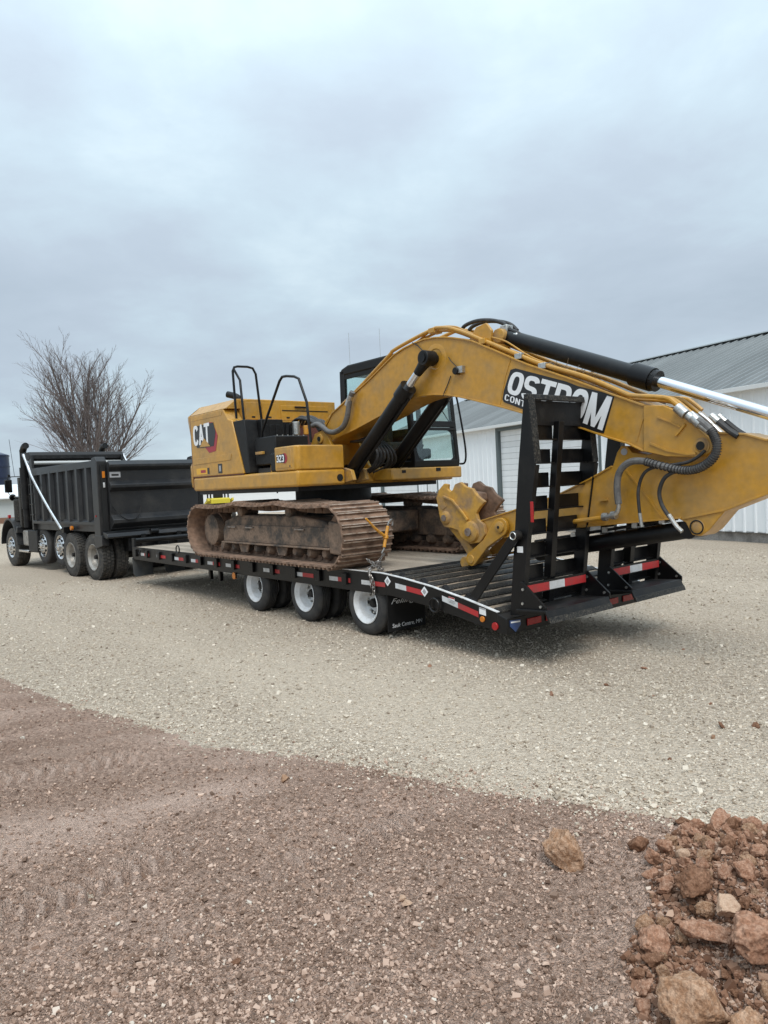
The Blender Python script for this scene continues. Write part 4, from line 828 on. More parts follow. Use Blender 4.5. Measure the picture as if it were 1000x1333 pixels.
def build_house():
    Y = 'yellow'
    # platform with rounded lower edge
    MB().prism_z([(1.2, -0.1), (4.43, -0.1), (4.43, 2.69), (1.05, 2.69), (1.05, 1.75), (1.3, 1.75), (1.3, 0.70), (1.2, 0.70)], 1.862, 2.086).build('platform', Y, ex, 0.035, seg=3)
    MB().box(1.35, 4.4, 0.0, 2.6, 1.80, 1.87).build('belly_plate', 'black_dirty', ex)
    MB().cyl((1.1995, 0.60, 1.965), (1.192, 0.60, 1.965), 0.05, 18).build('tie_hole', 'dark', ex)
    MB().cyl((2.24, 0.2, 1.78), (2.24, 0.2, 1.86), 0.012, 8).build('drain', 'black', ex)
    # counterweight: one rounded casting with a chamfered crown
    plan = [(4.445, -0.10), (4.54, -0.085), (4.62, -0.03), (4.80, 0.20), (4.98, 0.60), (5.06, 1.0), (5.08, 1.295)]; plan = plan + [(a, 2.59 - b) for a, b in plan[-2::-1]]
    def ring(z, ins): return [(a - ins * (0.5 if i in (0, len(plan) - 1) else 1.0) * (0 if a < 4.45 else 1), b + (ins if b < 1.2 else -ins if b > 1.4 else 0), z) for i, (a, b) in enumerate(plan)]
    rings = [ring(1.895, 0.05), ring(1.93, 0.012), ring(2.02, 0.0), ring(2.28, 0.0), ring(2.36, 0.03), ring(2.50, 0.05), ring(3.05, 0.0), ring(3.12, 0.0), ring(3.27, 0.19), ring(3.285, 0.23)]
    n = len(plan); vs = [p for r_ in rings for p in r_]; fs = [(i * n + j, i * n + (j + 1) % n, (i + 1) * n + (j + 1) % n, (i + 1) * n + j) for i in range(len(rings) - 1) for j in range(n)] + [tuple(range(n)), tuple(range((len(rings) - 1) * n, len(rings) * n))]
    MB().add(vs, fs).build('counterweight', Y, ex, 0.006, smooth=50)
    MB().box(4.428, 4.447, -0.094, 2.684, 1.90, 3.10).build('seam', 'seam', ex)
    MB().box(2.7, 4.428, -0.092, 0.3, 2.083, 2.10).build('seam', 'seam', ex)
    # right engine door that carries the emblem
    side = [(4.43, 2.098), (4.43, 3.12), (3.24, 3.12), (3.09, 2.95), (2.975, 2.925), (2.68, 2.098)]
    sp = MB().prism(side, -0.1, 0.16).build('engine_door', Y, ex, 0.016, seg=3)
    MB().prism_a([(-0.098, 3.121), (0.10, 3.275), (0.30, 3.285), (0.30, 3.121)], 3.16, 4.43).build('crown_panel', Y, sp, 0.008)
    MB().prism([(4.36, 3.03), (3.30, 3.03), (3.26, 3.085), (4.36, 3.085)], -0.104, -0.099).build('pressing', Y, sp, 0.002)
    MB().prism([(4.36, 2.30), (3.06, 2.32), (3.02, 2.42), (4.36, 2.40)], -0.107, -0.099).build('pressing', Y, sp, 0.004)
    MB().box(3.36, 3.50, -0.103, -0.098, 2.13, 2.28).build('door_latch', 'decal_black', sp, 0.002)
    MB().box(3.40, 3.455, -0.106, -0.1032, 2.16, 2.25).build('latch_handle', 'decal_grey', sp)
    o = MB().box(3.80, 4.28, -0.1025, -0.0995, 2.135, 2.235).build('small_label', 'decal_yellow', sp); MB().box(3.80, 3.88, -0.104, -0.1028, 2.135, 2.235).build('label_end', 'decal_black', o); MB().box(3.94, 4.12, -0.104, -0.1028, 2.16, 2.205).build('label_print', 'decal_red', o)
    # emblem on the door
    em = MB().prism([(3.607, 2.951), (3.448, 2.725), (3.544, 2.489), (3.776, 2.473), (3.904, 2.562), (3.783, 2.962)], -0.104, -0.101).build('emblem_hexagon', 'decal_red', sp)
    MB().prism([(4.255, 2.935), (3.579, 2.945), (3.51, 2.791), (3.598, 2.572), (3.86, 2.565), (4.214, 2.582), (4.265, 2.751)], -0.1065, -0.1045).build('emblem_backing', 'decal_black', em)
    block_text('emblem_lettering', 'CAT', 'decal_white', em, (4.32, -0.107, 2.615), (-1, 0, 0.02), (0.0, 0, 1), 0.60, 0.33, 0.30, 0.17, 0.06)
    MB().prism([(4.099, 2.584), (3.917, 2.718), (3.708, 2.576)], -0.1125, -0.1105).build('emblem_triangle', 'yellow', em)
    # engine bay: yellow front wall, hood top
    MB().prism_a([(0.161, 2.93), (0.161, 3.255), (0.30, 3.275), (1.95, 3.275), (1.95, 2.93)], 3.10, 4.435).build('engine_hood', Y, ex, 0.012)
    MB().box(2.975, 3.098, 0.10, 1.95, 2.905, 2.93).build('hood_ledge', Y, ex, 0.005)
    for (b0, b1, z0, z1) in ((0.22, 0.50, 2.95, 3.22), (0.515, 0.78, 2.95, 3.22), (0.86, 1.80, 2.95, 3.19)):
        p = MB().box(3.088, 3.099, b0, b1, z0, z1).build('hood_door', Y, ex, 0.004)
        MB().box(3.083, 3.0875, b0 + 0.10, b0 + 0.16, z0 + 0.03, z0 + 0.055).build('door_latch', 'decal_black', p)
    p = MB().box(3.082, 3.087, 0.88, 1.78, 3.10, 3.115).build('hood_groove', 'dark', ex)
    MB().box(3.06, 3.085, 1.12, 1.34, 3.155, 3.18).build('hood_handle', 'plastic', ex, 0.004)
    MB().tube(spline([(3.9, 0.55, 3.2), (3.9, 0.55, 3.36), (3.94, 0.52, 3.42), (4.08, 0.44, 3.47)], 5), [0.055] * 16, 14).build('exhaust_stack', 'plastic', ex)
    # black service side below the hood
    MB().prism([(2.965, 2.90), (2.66, 2.098), (2.50, 2.098), (2.62, 2.90)], -0.085, 0.14).build('service_panel', 'plastic', ex, 0.012)
    MB().box(2.50, 2.95, 0.141, 0.52, 2.098, 2.90).build('service_panel', 'plastic', ex, 0.01)
    for i in range(3): MB().box(2.49, 2.4995, 0.17 + i * 0.11, 0.25 + i * 0.11, 2.2, 2.82).build('panel_rib', 'plastic', ex, 0.004)
    lv = MB().box(2.88, 2.93, 0.53, 1.05, 2.42, 2.89).build('louvre_panel', 'plastic', ex, 0.004)
    for i in range(6): MB().beam((2.865, 0.56 + i * 0.08, 2.55), (2.845, 0.58 + i * 0.08, 2.86), 0.03, 0.05).build('louvre', 'plastic', lv)
    MB().box(2.05, 2.50, 0.05, 0.75, 2.088, 2.16).build('walkway', 'grit', ex, 0.004); MB().box(1.98, 2.06, 0.0, 0.75, 2.0865, 2.19).build('walkway_edge', Y, ex, 0.006)
    MB().box(1.90, 2.48, 0.0, 0.57, 2.20, 2.61).build('valve_cover', 'plastic', ex, 0.02)
    for i in range(6): MB().cyl((1.915, 0.05 + i * 0.09, 2.60), (1.915, 0.05 + i * 0.09, 2.62), 0.01, 6).build('cover_bolt', 'zinc', ex)
    MB().box(2.20, 2.40, -0.045, 0.0, 2.36, 2.40).build('latch_bar', 'yellow_dirty', ex, 0.004)
    # engine clutter behind the boom foot
    rnd = random.Random(3)
    for i in range(7): MB().tube(spline([(2.8, 0.85 + i * 0.07, 2.85), (2.6, 0.85 + i * 0.06, 2.95 + rnd.uniform(-.05, .05)), (2.3, 0.9 + i * 0.04, 2.86), (2.15, 0.95 + i * 0.03, 2.7)], 5), 0.022, 8).build('hose', 'hose', ex)
    MB().cyl((2.45, 0.72, 2.66), (2.45, 0.72, 2.86), 0.06, 16).build('filter_housing', 'zinc', ex, 0.006); MB().cyl((2.38, 0.86, 2.66), (2.38, 0.86, 2.80), 0.045, 16).build('filter_housing', 'binder', ex, 0.006)
    # tool box with model number
    tb = MB().prism_z([(1.205, -0.05), (1.255, -0.1), (1.775, -0.1), (1.775, 0.695), (1.205, 0.695)], 2.09, 2.425).build('tool_box', Y, ex, 0.022, seg=3)
    MB().box(1.33, 1.72, -0.106, -0.098, 2.13, 2.385).build('tool_box_door', Y, tb, 0.01)
    MB().box(1.776, 1.97, -0.06, 0.40, 2.0865, 2.36).build('box_end', 'plastic', tb, 0.03, seg=3)
    MB().cyl((1.37, -0.1085, 2.15), (1.37, -0.106, 2.15), 0.014, 10).build('lock', 'decal_black', tb)
    nb = MB().prism([(1.50 + 0.075 * math.cos(t), 2.262 + 0.072 * math.sin(t)) for t in [2 * math.pi * i / 24 for i in range(24)]], -0.109, -0.1065).build('number_disc', 'decal_red', tb)
    MB().prism([(1.70, 2.315), (1.50, 2.325), (1.475, 2.262), (1.50, 2.20), (1.70, 2.21)], -0.1105, -0.1092).build('number_backing', 'decal_black', nb)
    block_text('model_number', '323', 'decal_white', nb, (1.705, -0.1108, 2.212), (-1, 0, 0), (0, 0, 1), 0.20, 0.10, 0.3, 0.2, 0.1)
    # hand rails
    ra = lambda pts, b: [(a, b, z) for a, z in pts]
    def rail(pts, r=0.019): MB().tube(pts, r, 10).build('hand_rail', 'black', ex)
    T1 = [(-0.025, 2.945), (-0.045, 3.668), (-0.015, 3.728), (0.038, 3.743), (0.21, 3.748), (0.303, 3.73), (0.351, 3.644), (0.415, 2.893)]
    rail([(2.95, b, z) for b, z in T1])
    rail(ra([(3.043, 3.721), (2.857, 3.519), (2.796, 2.896)], 0.02))
    rail(ra([(2.378, 2.222), (2.341, 2.673), (2.288, 2.748), (1.774, 3.362), (1.698, 3.411), (1.587, 3.406), (1.392, 3.373), (1.28, 3.327), (1.114, 2.986), (1.061, 2.447)], 0.05))
    # platform front, under boom and cab
    MB().prism_z([(0.87, 1.28), (0.87, 2.70), (2.75, 2.70), (2.75, 1.72), (1.3, 1.72), (1.3, 1.28)], 1.892, 2.062).build('cab_base', Y, ex, 0.02)
    MB().box(0.862, 0.8695, 2.15, 2.24, 2.0, 2.05).build('base_bracket', 'plastic', ex); MB().box(0.862, 0.8695, 1.47, 1.54, 1.99, 2.03).build('base_hole', 'dark', ex)
    for b in (0.93, 1.46): MB().prism([(2.45, 2.088), (2.42, 2.45), (2.26, 2.66), (2.06, 2.70), (1.92, 2.60), (1.62, 2.12), (1.35, 2.088)], b, b + 0.05).build('boom_bracket', Y, ex, 0.006)
    MB().cyl((2.10, 0.90, 2.575), (2.10, 1.53, 2.575), 0.075, 20).build('boom_foot_pin', 'yellow_dirty', ex, 0.006); MB().cyl((2.10, 0.885, 2.575), (2.10, 0.899, 2.575), 0.035, 12).build('pin_bolt', 'dark', ex)
    for b in (0.75, 0.98, 1.46, 1.69): MB().prism([(1.45, 1.95), (1.42, 2.06), (1.27, 2.10), (1.10, 2.06), (1.05, 1.92), (1.3, 1.88)], b - 0.03, b + 0.03).build('cylinder_lug', 'yellow_dirty', ex, 0.006)
    for i in range(6): MB().tube(spline([(1.30, 1.05 + i * 0.08, 2.02), (1.02, 1.06 + i * 0.08, 2.10 + 0.02 * (i % 3)), (0.95, 1.1 + i * 0.06, 2.3), (1.25, 1.15 + i * 0.05, 2.48), (1.7, 1.2 + 0.03 * i, 2.50)], 5), 0.02, 8).build('hose', 'hose', ex)
build_house()

def build_cab():
    A0, A1, B0, B1, Z0, Z1 = 0.90, 2.70, 1.76, 2.70, 2.064, 3.80
    lean = 0.10
    cab = MB().prism([(A0 + 0.02, Z0), (A0 - 0.0, Z0 + 0.10), (A1, Z0 + 0.10), (A1, Z0)], B0, B1).build('cab', 'plastic', ex, 0.01)
    def post(p0, p1, w, h, name='cab_post'): MB().beam(p0, p1, w, h, up=(0, 1, 0)).build(name, 'plastic', cab, 0.012)
    FT_ = A0 + lean + 0.04                                    # windscreen leans back to the roof
    for b in (B0 + 0.035, B1 - 0.035):
        post((A0 + 0.045, b, Z0 + 0.08), (FT_ + 0.05, b, Z1 - 0.10), 0.085, 0.07); post((1.75, b, Z0 + 0.08), (1.80, b, Z1 - 0.08), 0.07, 0.06); post((A1 - 0.05, b, Z0 + 0.08), (A1 - 0.09, b, Z1 - 0.08), 0.12, 0.07)
    for a in (A1 - 0.05,): MB().box(a - 0.05, a + 0.05, B0, B1, Z0 + 0.1, 3.0).build('rear_panel', 'plastic', cab, 0.01)
    MB().prism([(FT_ - 0.02, Z1 - 0.16), (FT_ + 0.02, Z1 - 0.04), (FT_ + 0.2, Z1 + 0.0), (A1 - 0.25, Z1 + 0.0), (A1 - 0.06, Z1 - 0.05), (A1 - 0.03, Z1 - 0.16)], B0, B1).build('cab_roof', 'plastic', cab, 0.03, seg=3)
    MB().box(2.1, 2.35, 2.0, 2.3, Z1 + 0.001, Z1 + 0.03).build('roof_hatch', 'plastic', cab, 0.01)
    fx = lambda z: A0 + 0.012 + (FT_ - A0) * (z - Z0) / (Z1 - Z0)
    def pane(z0, z1, name, b0=B0 + 0.08, b1=B1 - 0.08):
        MB().add([(fx(z0), b0, z0), (fx(z0), b1, z0), (fx(z1), b1, z1), (fx(z1), b0, z1), (fx(z0) + 0.006, b0, z0), (fx(z0) + 0.006, b1, z0), (fx(z1) + 0.006, b1, z1), (fx(z1) + 0.006, b0, z1)], [(0, 1, 2, 3), (7, 6, 5, 4), (0, 4, 5, 1), (1, 5, 6, 2), (2, 6, 7, 3), (3, 7, 4, 0)]).build(name, 'glass', cab)
    pane(2.16, 2.62, 'lower_windscreen'); pane(2.74, Z1 - 0.14, 'upper_windscreen')
    for z0, z1 in ((2.62, 2.66), (2.67, 2.76)):
        MB().add([(fx(z) + d, b, z) for d in (-0.02, 0.04) for z in (z0, z1) for b in (B0 + 0.02, B1 - 0.02)], [(0, 1, 3, 2), (4, 6, 7, 5), (0, 4, 5, 1), (2, 3, 7, 6), (0, 2, 6, 4), (1, 5, 7, 3)]).build('windscreen_bar', 'plastic', cab, 0.006)
    # rounded corner fillets of the lower windscreen
    for (b, sb) in ((B0 + 0.075, 1), (B1 - 0.075, -1)):
        for (z, sz) in ((2.155, 1), (2.625, -1)):
            pts = [(b, z)] + [(b + sb * 0.16 * (1 - math.sin(t)), z + sz * 0.16 * (1 - math.cos(t))) for t in [math.pi / 2 * i / 6 for i in range(7)]]
            MB().add([(fx(zz) - 0.004 + d, bb, zz) for d in (0, 0.014) for bb, zz in pts], [tuple(range(8)), tuple(range(15, 7, -1))] + [(i, (i + 1) % 8, 8 + (i + 1) % 8, 8 + i) for i in range(8)]).build('corner_mask', 'plastic', cab)
    for b in (B0 + 0.03, B1 - 0.03): MB().box(1.02, 1.74, b - 0.004, b + 0.004, 2.2, 3.58).build('side_window', 'glass', cab); MB().box(1.82, 2.58, b - 0.004, b + 0.004, 2.75, 3.58).build('rear_side_window', 'glass', cab); MB().box(1.02, 2.62, b - 0.018, b + 0.018, 3.58, 3.66).build('header_panel', 'plastic', cab)
    for b in (B0 + 0.03, B1 - 0.03): MB().box(1.8, 2.62, b - 0.02, b + 0.02, Z0 + 0.1, 2.74).build('lower_side_panel', 'plastic', cab)
    MB().box(A1 - 0.09, A1 - 0.082, B0 + 0.07, B1 - 0.07, 3.0, 3.64).build('rear_window', 'glass', cab)
    st = MB(); st.box(1.75, 2.25, 2.0, 2.45, 2.35, 2.5); st.box(2.15, 2.3, 2.02, 2.43, 2.5, 3.15); st.build('seat', 'seat', cab, 0.04)
    for b in (1.9, 2.5): MB().cyl((1.75, b, 2.5), (1.62, b, 2.85), 0.02, 8).build('joystick', 'seat', cab)
    for b in (2.05, 2.25): MB().cyl((1.45, b, 2.15), (1.25, b, 2.42), 0.02, 8).build('travel_lever', 'seat', cab); 
    for b in (2.02, 2.22): MB().box(1.15, 1.35, b, b + 0.12, 2.20, 2.36).build('pedal', 'seat', cab, 0.03)
    MB().tube(spline([(0.93, B1 + 0.02, 2.10), (0.85, B1 + 0.06, 2.13), (0.85, B1 + 0.07, 2.4), (0.97, B1 + 0.06, 3.1), (0.99, B1 + 0.02, 3.2)], 5), 0.016, 8).build('grab_rail', 'black', cab)
    MB().tube([(1.0, B1 - .1, 2.75), (0.97, B1 - 0.3, 2.95), (0.96, B1 - 0.5, 2.78)], 0.008, 6).build('wiper', 'black', cab)
    MB().cyl((2.55, 1.9, Z1 - 0.1), (2.55, 1.9, 4.35), 0.0035, 6).build('antenna', 'zinc', cab); MB().cyl((2.6, 2.6, Z1 - 0.1), (2.6, 2.6, 4.5), 0.0035, 6).build('antenna', 'zinc', cab)
build_cab()

def build_boom():
    CB = 1.22; BF = 1.44
    top = [(2.057, 2.749), (1.859, 2.939), (0.97, 3.295), (0.373, 3.57), (0.172, 3.623), (-0.028, 3.653), (-0.221, 3.669), (-0.426, 3.656), (-0.612, 3.627), (-0.771, 3.589), (-0.937, 3.543), (-1.067, 3.499), (-1.406, 3.334), (-1.866, 3.105), (-2.491, 2.842), (-2.958, 2.63), (-3.281, 2.491)]
    bot = [(-3.266, 2.056), (-3.091, 2.143), (-2.862, 2.221), (-2.583, 2.33), (-1.949, 2.521), (-1.493, 2.67), (-1.06, 2.799), (-0.832, 2.864), (-0.59, 2.921), (-0.375, 2.951), (-0.189, 2.964), (-0.041, 2.96), (0.127, 2.94), (0.382, 2.882), (0.693, 2.8), (1.308, 2.654), (1.939, 2.536)]
    foot = [(2.04, 2.50), (2.12, 2.48), (2.19, 2.53), (2.20, 2.61), (2.15, 2.70)]
    bm = MB().prism(top + bot + foot, 1.0, BF).build('boom', 'yellow', ex, 0.008)
    # top and bottom plates stand proud of the side plates
    MB().strip(top, 0.982, BF + 0.018, 0.018).build('boom_top_plate', 'yellow', bm, 0.003); MB().strip(bot, 0.982, BF + 0.018, 0.018).build('boom_bottom_plate', 'yellow', bm, 0.003)
    # nose fork over the stick
    nose = [(-3.285, 2.49), (-3.483, 2.472), (-3.626, 2.403), (-3.784, 2.252), (-3.923, 2.126), (-3.956, 2.068), (-3.934, 2.008), (-3.869, 1.978), (-3.775, 1.969), (-3.506, 1.988), (-3.269, 2.053)]
    for b0, b1 in ((0.975, 1.04), (1.40, 1.465)): MB().prism(nose, b0, b1).build('boom_nose', 'yellow', bm, 0.006)
    MB().strip([(-3.343, 2.125), (-3.513, 2.048), (-3.716, 2.001), (-3.796, 2.003)], 0.962, 0.976, 0.02).build('weld_bead', 'yellow', bm); MB().strip([(-3.43, 2.366), (-3.553, 2.311), (-3.657, 2.252)], 0.962, 0.976, 0.014).build('weld_bead', 'yellow', bm); MB().strip([(-3.609, 2.178), (-3.656, 2.224), (-3.702, 2.276)], 0.955, 0.976, 0.02).build('hose_clip', 'yellow', bm)
    MB().strip([(-3.305, 2.452), (-3.243, 2.318), (-3.188, 2.158)], 0.992, 1.0, 0.012).build('seam_weld', 'yellow', bm); MB().strip([(-1.644, 3.199), (-1.554, 3.012), (-1.457, 2.7)], 0.994, 1.0, 0.008).build('seam_weld', 'yellow', bm)
    c = [(-3.851, 2.067)][0]
    MB().lathe([(-0.012, 0.0), (-0.012, 0.045), (0.004, 0.062), (0.004, 0.075), (0.03, 0.075)], (c[0], 0.962, c[1]), 24).build('nose_pin', 'yellow_dirty', bm); MB().cyl((c[0], 0.945, c[1]), (c[0], 0.951, c[1]), 0.04, 16).build('pin_recess', 'dark', bm)
    # cylinder boss ring on the side plate
    c = (-0.42, 3.39); MB().lathe([(0.0, 0.19), (-0.006, 0.17), (-0.008, 0.13), (0.0, 0.12)], (c[0], 1.0, c[1]), 40).build('boss_ring', 'yellow', bm)
    MB().cyl((c[0], 0.78, c[1]), (c[0], 1.66, c[1]), 0.062, 20).build('cylinder_pin', 'black_dirty', bm, 0.004)
    # work lamp bracket
    c = [(-0.815, 3.18)][0]; MB().cyl((c[0], 0.93, c[1]), (c[0], 1.0, c[1]), 0.045, 14).build('lamp', 'black', bm, 0.006); MB().box(c[0] - 0.11, c[0] - 0.02, 0.95, 1.0, c[1] - 0.03, c[1] + 0.05).build('lamp_bracket', 'zinc', bm)
    MB().tube([(a, 0.985, z) for a, z in spline([(-0.692, 3.142), (-0.632, 3.046), (-0.557, 2.942), (-0.541, 2.906)], 4)], 0.006, 5).build('cable', 'hose', bm); MB().tube([(a, 0.985, z) for a, z in [(-0.803, 3.229), (-0.703, 3.319), (-0.666, 3.372)]], 0.006, 5).build('cable', 'hose', bm); MB().tube([(a, 0.985, z) for a, z in [(-0.015, 3.664), (-0.116, 3.607), (-0.213, 3.522)]], 0.007, 5).build('cable', 'hose', bm)
    # lettering panel
    pn = MB().prism([(-1.52, 2.724), (-1.498, 2.757), (-1.527, 2.859), (-1.635, 3.075), (-1.709, 3.081), (-2.388, 2.843), (-2.53, 2.776), (-2.962, 2.629), (-2.823, 2.262), (-2.697, 2.292), (-2.3, 2.407)], 0.9955, 0.9985).build('decal_panel', 'decal_black', bm)
    block_text_quad('decal_lettering', 'OSTROM', 'decal_white', pn, 0.9952, [(-1.554, 2.833), (-2.807, 2.291), (-2.939, 2.613), (-1.663, 3.062)], 0.30, 0.185, 0.07)
    block_text_quad('decal_lettering', 'CONTRACTING', 'decal_white', pn, 0.9952, [(-1.527, 2.749), (-2.321, 2.433), (-2.338, 2.485), (-1.548, 2.817)], 0.28, 0.14, 0.2)
    # steel pipes along the boom
    P1 = [(2.073, 2.797), (1.964, 2.88), (1.264, 3.209), (0.526, 3.574), (0.408, 3.637), (-0.033, 3.722), (-0.371, 3.77), (-0.469, 3.772), (-0.738, 3.707), (-1.227, 3.48), (-1.755, 3.221), (-2.081, 3.068), (-2.605, 2.865), (-3.028, 2.655), (-3.145, 2.605), (-3.474, 2.546), (-3.565, 2.496), (-3.653, 2.415)]
    for k, (db, dz, r_) in enumerate(((0.0, 0.0, 0.024), (0.055, -0.035, 0.015), (0.095, -0.02, 0.019), (0.36, 0.0, 0.024))):
        MB().tube([(a, 1.0 + db + 0.02, z + dz) for a, z in spline(P1, 4)], r_, 10).build('boom_pipe', 'yellow', bm)
    for q in [(-0.37, 3.757), (-1.222, 3.472), (-1.755, 3.211), (-2.08, 3.055)]: MB().box(q[0] - 0.05, q[0] + 0.05, 0.985, 1.14, q[1] - 0.035, q[1] + 0.03).build('pipe_clamp', 'yellow' if q[0] > -1.5 else 'zinc', bm, 0.006)
    MB().tube([(a, 1.06, z) for a, z in spline([(0.008, 3.665), (-0.365, 3.783), (-0.693, 3.749), (-0.911, 3.652), (-1.311, 3.444)]  , 4)], 0.012, 8).build('boom_pipe', 'yellow', bm)
    MB().tube([(a, 1.05, z) for a, z in spline([(-1.18, 3.556), (-1.496, 3.436), (-1.641, 3.35), (-1.877, 3.191), (-2.185, 3.043), (-2.662, 2.829), (-2.928, 2.708)]  , 4)], 0.010, 8).build('boom_pipe', 'yellow', bm)
    rnd = random.Random(5); g = MB()                          # dead grass caught under the cylinder
    q0, q1 = [(-2.057, 3.068), (-2.775, 2.771)]
    for i in range(120):
        f = rnd.random(); a = q0[0] + (q1[0] - q0[0]) * f; z = q0[1] + (q1[1] - q0[1]) * f + rnd.uniform(-0.02, 0.03); b = 1.1 + rnd.uniform(-0.06, 0.2); d = Vector((rnd.uniform(-1, 1), rnd.uniform(-.4, .4), rnd.uniform(-.55, .5))).normalized() * rnd.uniform(0.05, 0.16)
        g.tube([(a, b, z), (a + d.x, b + d.y, z + d.z)], 0.0025, 3, False)
    o = g.build('dead_grass', 'wood', bm); o['kind'] = 'stuff'
    # foot hose into the boom pipes
    MB().tube([(a, 0.92, z) for a, z in spline([(2.29, 2.792), (2.143, 2.797), (2.024, 2.745), (1.869, 2.663), (1.693, 2.648), (1.495, 2.711), (1.391, 2.834), (1.342, 2.973), (1.295, 3.1), (1.233, 3.18)]  , 4)], 0.040, 12).build('hose', 'sleeve', bm)
    MB().tube([(a, 0.92, z) for a, z in [(1.368, 2.998), (1.274, 3.13)]], 0.045, 12).build('hose_ferrule', 'zinc', bm)
    # boom cylinders, one each side
    for b in (0.865, 1.575):
        p0 = Vector((1.30, b, 2.03)); p1 = Vector((-0.42, b, 3.39)); d = (p1 - p0).normalized(); L = (p1 - p0).length
        cy = MB().tube([p0, p0 + d * 0.08, p0 + d * 0.10, p0 + d * 1.50, p0 + d * 1.501, p0 + d * 1.70, p0 + d * 1.701], [0.06, 0.07, 0.095, 0.095, 0.115, 0.115, 0.06], 20).build('boom_cylinder', 'black', ex)
        MB().cyl(p0 + d * 1.70, p0 + d * (L - 0.12), 0.052, 18).build('cylinder_rod', 'chrome', cy); MB().tube([p0 + d * (L - 0.26), p0 + d * (L - 0.12), p0 + d * (L - 0.04)], [0.055, 0.07, 0.085], 16).build('rod_eye', 'black_dirty', cy)
        MB().cyl((p1.x, b - 0.09, p1.z), (p1.x, b + 0.09, p1.z), 0.095, 20).build('rod_bush', 'black_dirty', cy, 0.006); MB().cyl((p1.x, b - 0.105, p1.z), (p1.x, b - 0.09, p1.z), 0.055, 16).build('pin_cap', 'black', cy)
        o_ = Vector((0.0, -0.02, 0.0)); nrm = Vector((d.z, 0, -d.x)) * 0.125; MB().tube([p0 + d * 0.15 - nrm, p0 + d * 1.6 - nrm], 0.018, 8).build('cylinder_pipe', 'black', cy)
        MB().lathe([(-0.07, 0.1), (-0.07, 0.12), (0.07, 0.12), (0.07, 0.1)], (p0.x, b, p0.z), 18).build('barrel_eye', 'black', cy)
    # stick cylinder on top of the boom
    sa, sb = [(-1.433, 3.494), (-3.168, 2.787)]; d = Vector((sb[0] - sa[0], 0, sb[1] - sa[1])).normalized(); q0 = Vector((sa[0], CB, sa[1])) - d * 0.04; q1 = q0 + d * 3.85
    sc = MB().tube([q0, q0 + d * 0.04, q0 + d * 0.05, q0 + d * 1.78, q0 + d * 1.781, q0 + d * 2.0, q0 + d * 2.001, q0 + d * 2.06], [0.06, 0.06, 0.092, 0.092, 0.118, 0.118, 0.105, 0.105], 28).build('stick_cylinder', 'black', ex)
    MB().cyl(q0 + d * 2.06, q1, 0.055, 24).build('cylinder_rod', 'chrome', sc); MB().cyl(q0 + Vector((0, -0.14, 0)), q0 + Vector((0, 0.14, 0)), 0.085, 18).build('barrel_bush', 'yellow_dirty', sc, 0.006)
    for i in range(12):
        t = 2 * math.pi * i / 12; n1 = Vector((0, 1, 0)); n2 = d.cross(n1); pp = q0 + d * 2.0 + (n1 * math.cos(t) + n2 * math.sin(t)) * 0.095; MB().cyl(pp, pp + d * 0.03, 0.014, 6).build('head_bolt', 'black', sc)
    for b in (1.05, 1.38): MB().prism([(-0.95, 3.50), (-1.10, 3.66), (-1.26, 3.68), (-1.34, 3.58), (-1.30, 3.36)], b - 0.02, b + 0.02).build('cylinder_bracket', 'yellow', bm, 0.006)
    for k, b in enumerate((1.20, 1.33)): MB().tube([(a, b, z) for a, z in spline([(-0.7, 3.724), (-0.782, 3.765), (-0.977, 3.778), (-1.2, 3.738), (-1.377, 3.668), (-1.478, 3.577)]  , 5)], 0.024, 10).build('hose', 'hose', bm)
    MB().tube([(a, 1.2, z) for a, z in spline([(-1.432, 3.594), (-1.568, 3.533), (-1.645, 3.475), (-1.632, 3.434)], 4)], 0.022, 8).build('hose', 'hose', bm)
    for q in [(-1.42, 3.588), (-1.565, 3.464)]: MB().box(q[0] - 0.05, q[0] + 0.05, 1.15, 1.27, q[1] - 0.05, q[1] + 0.05).build('hose_fitting', 'zinc', bm, 0.012)
build_boom()

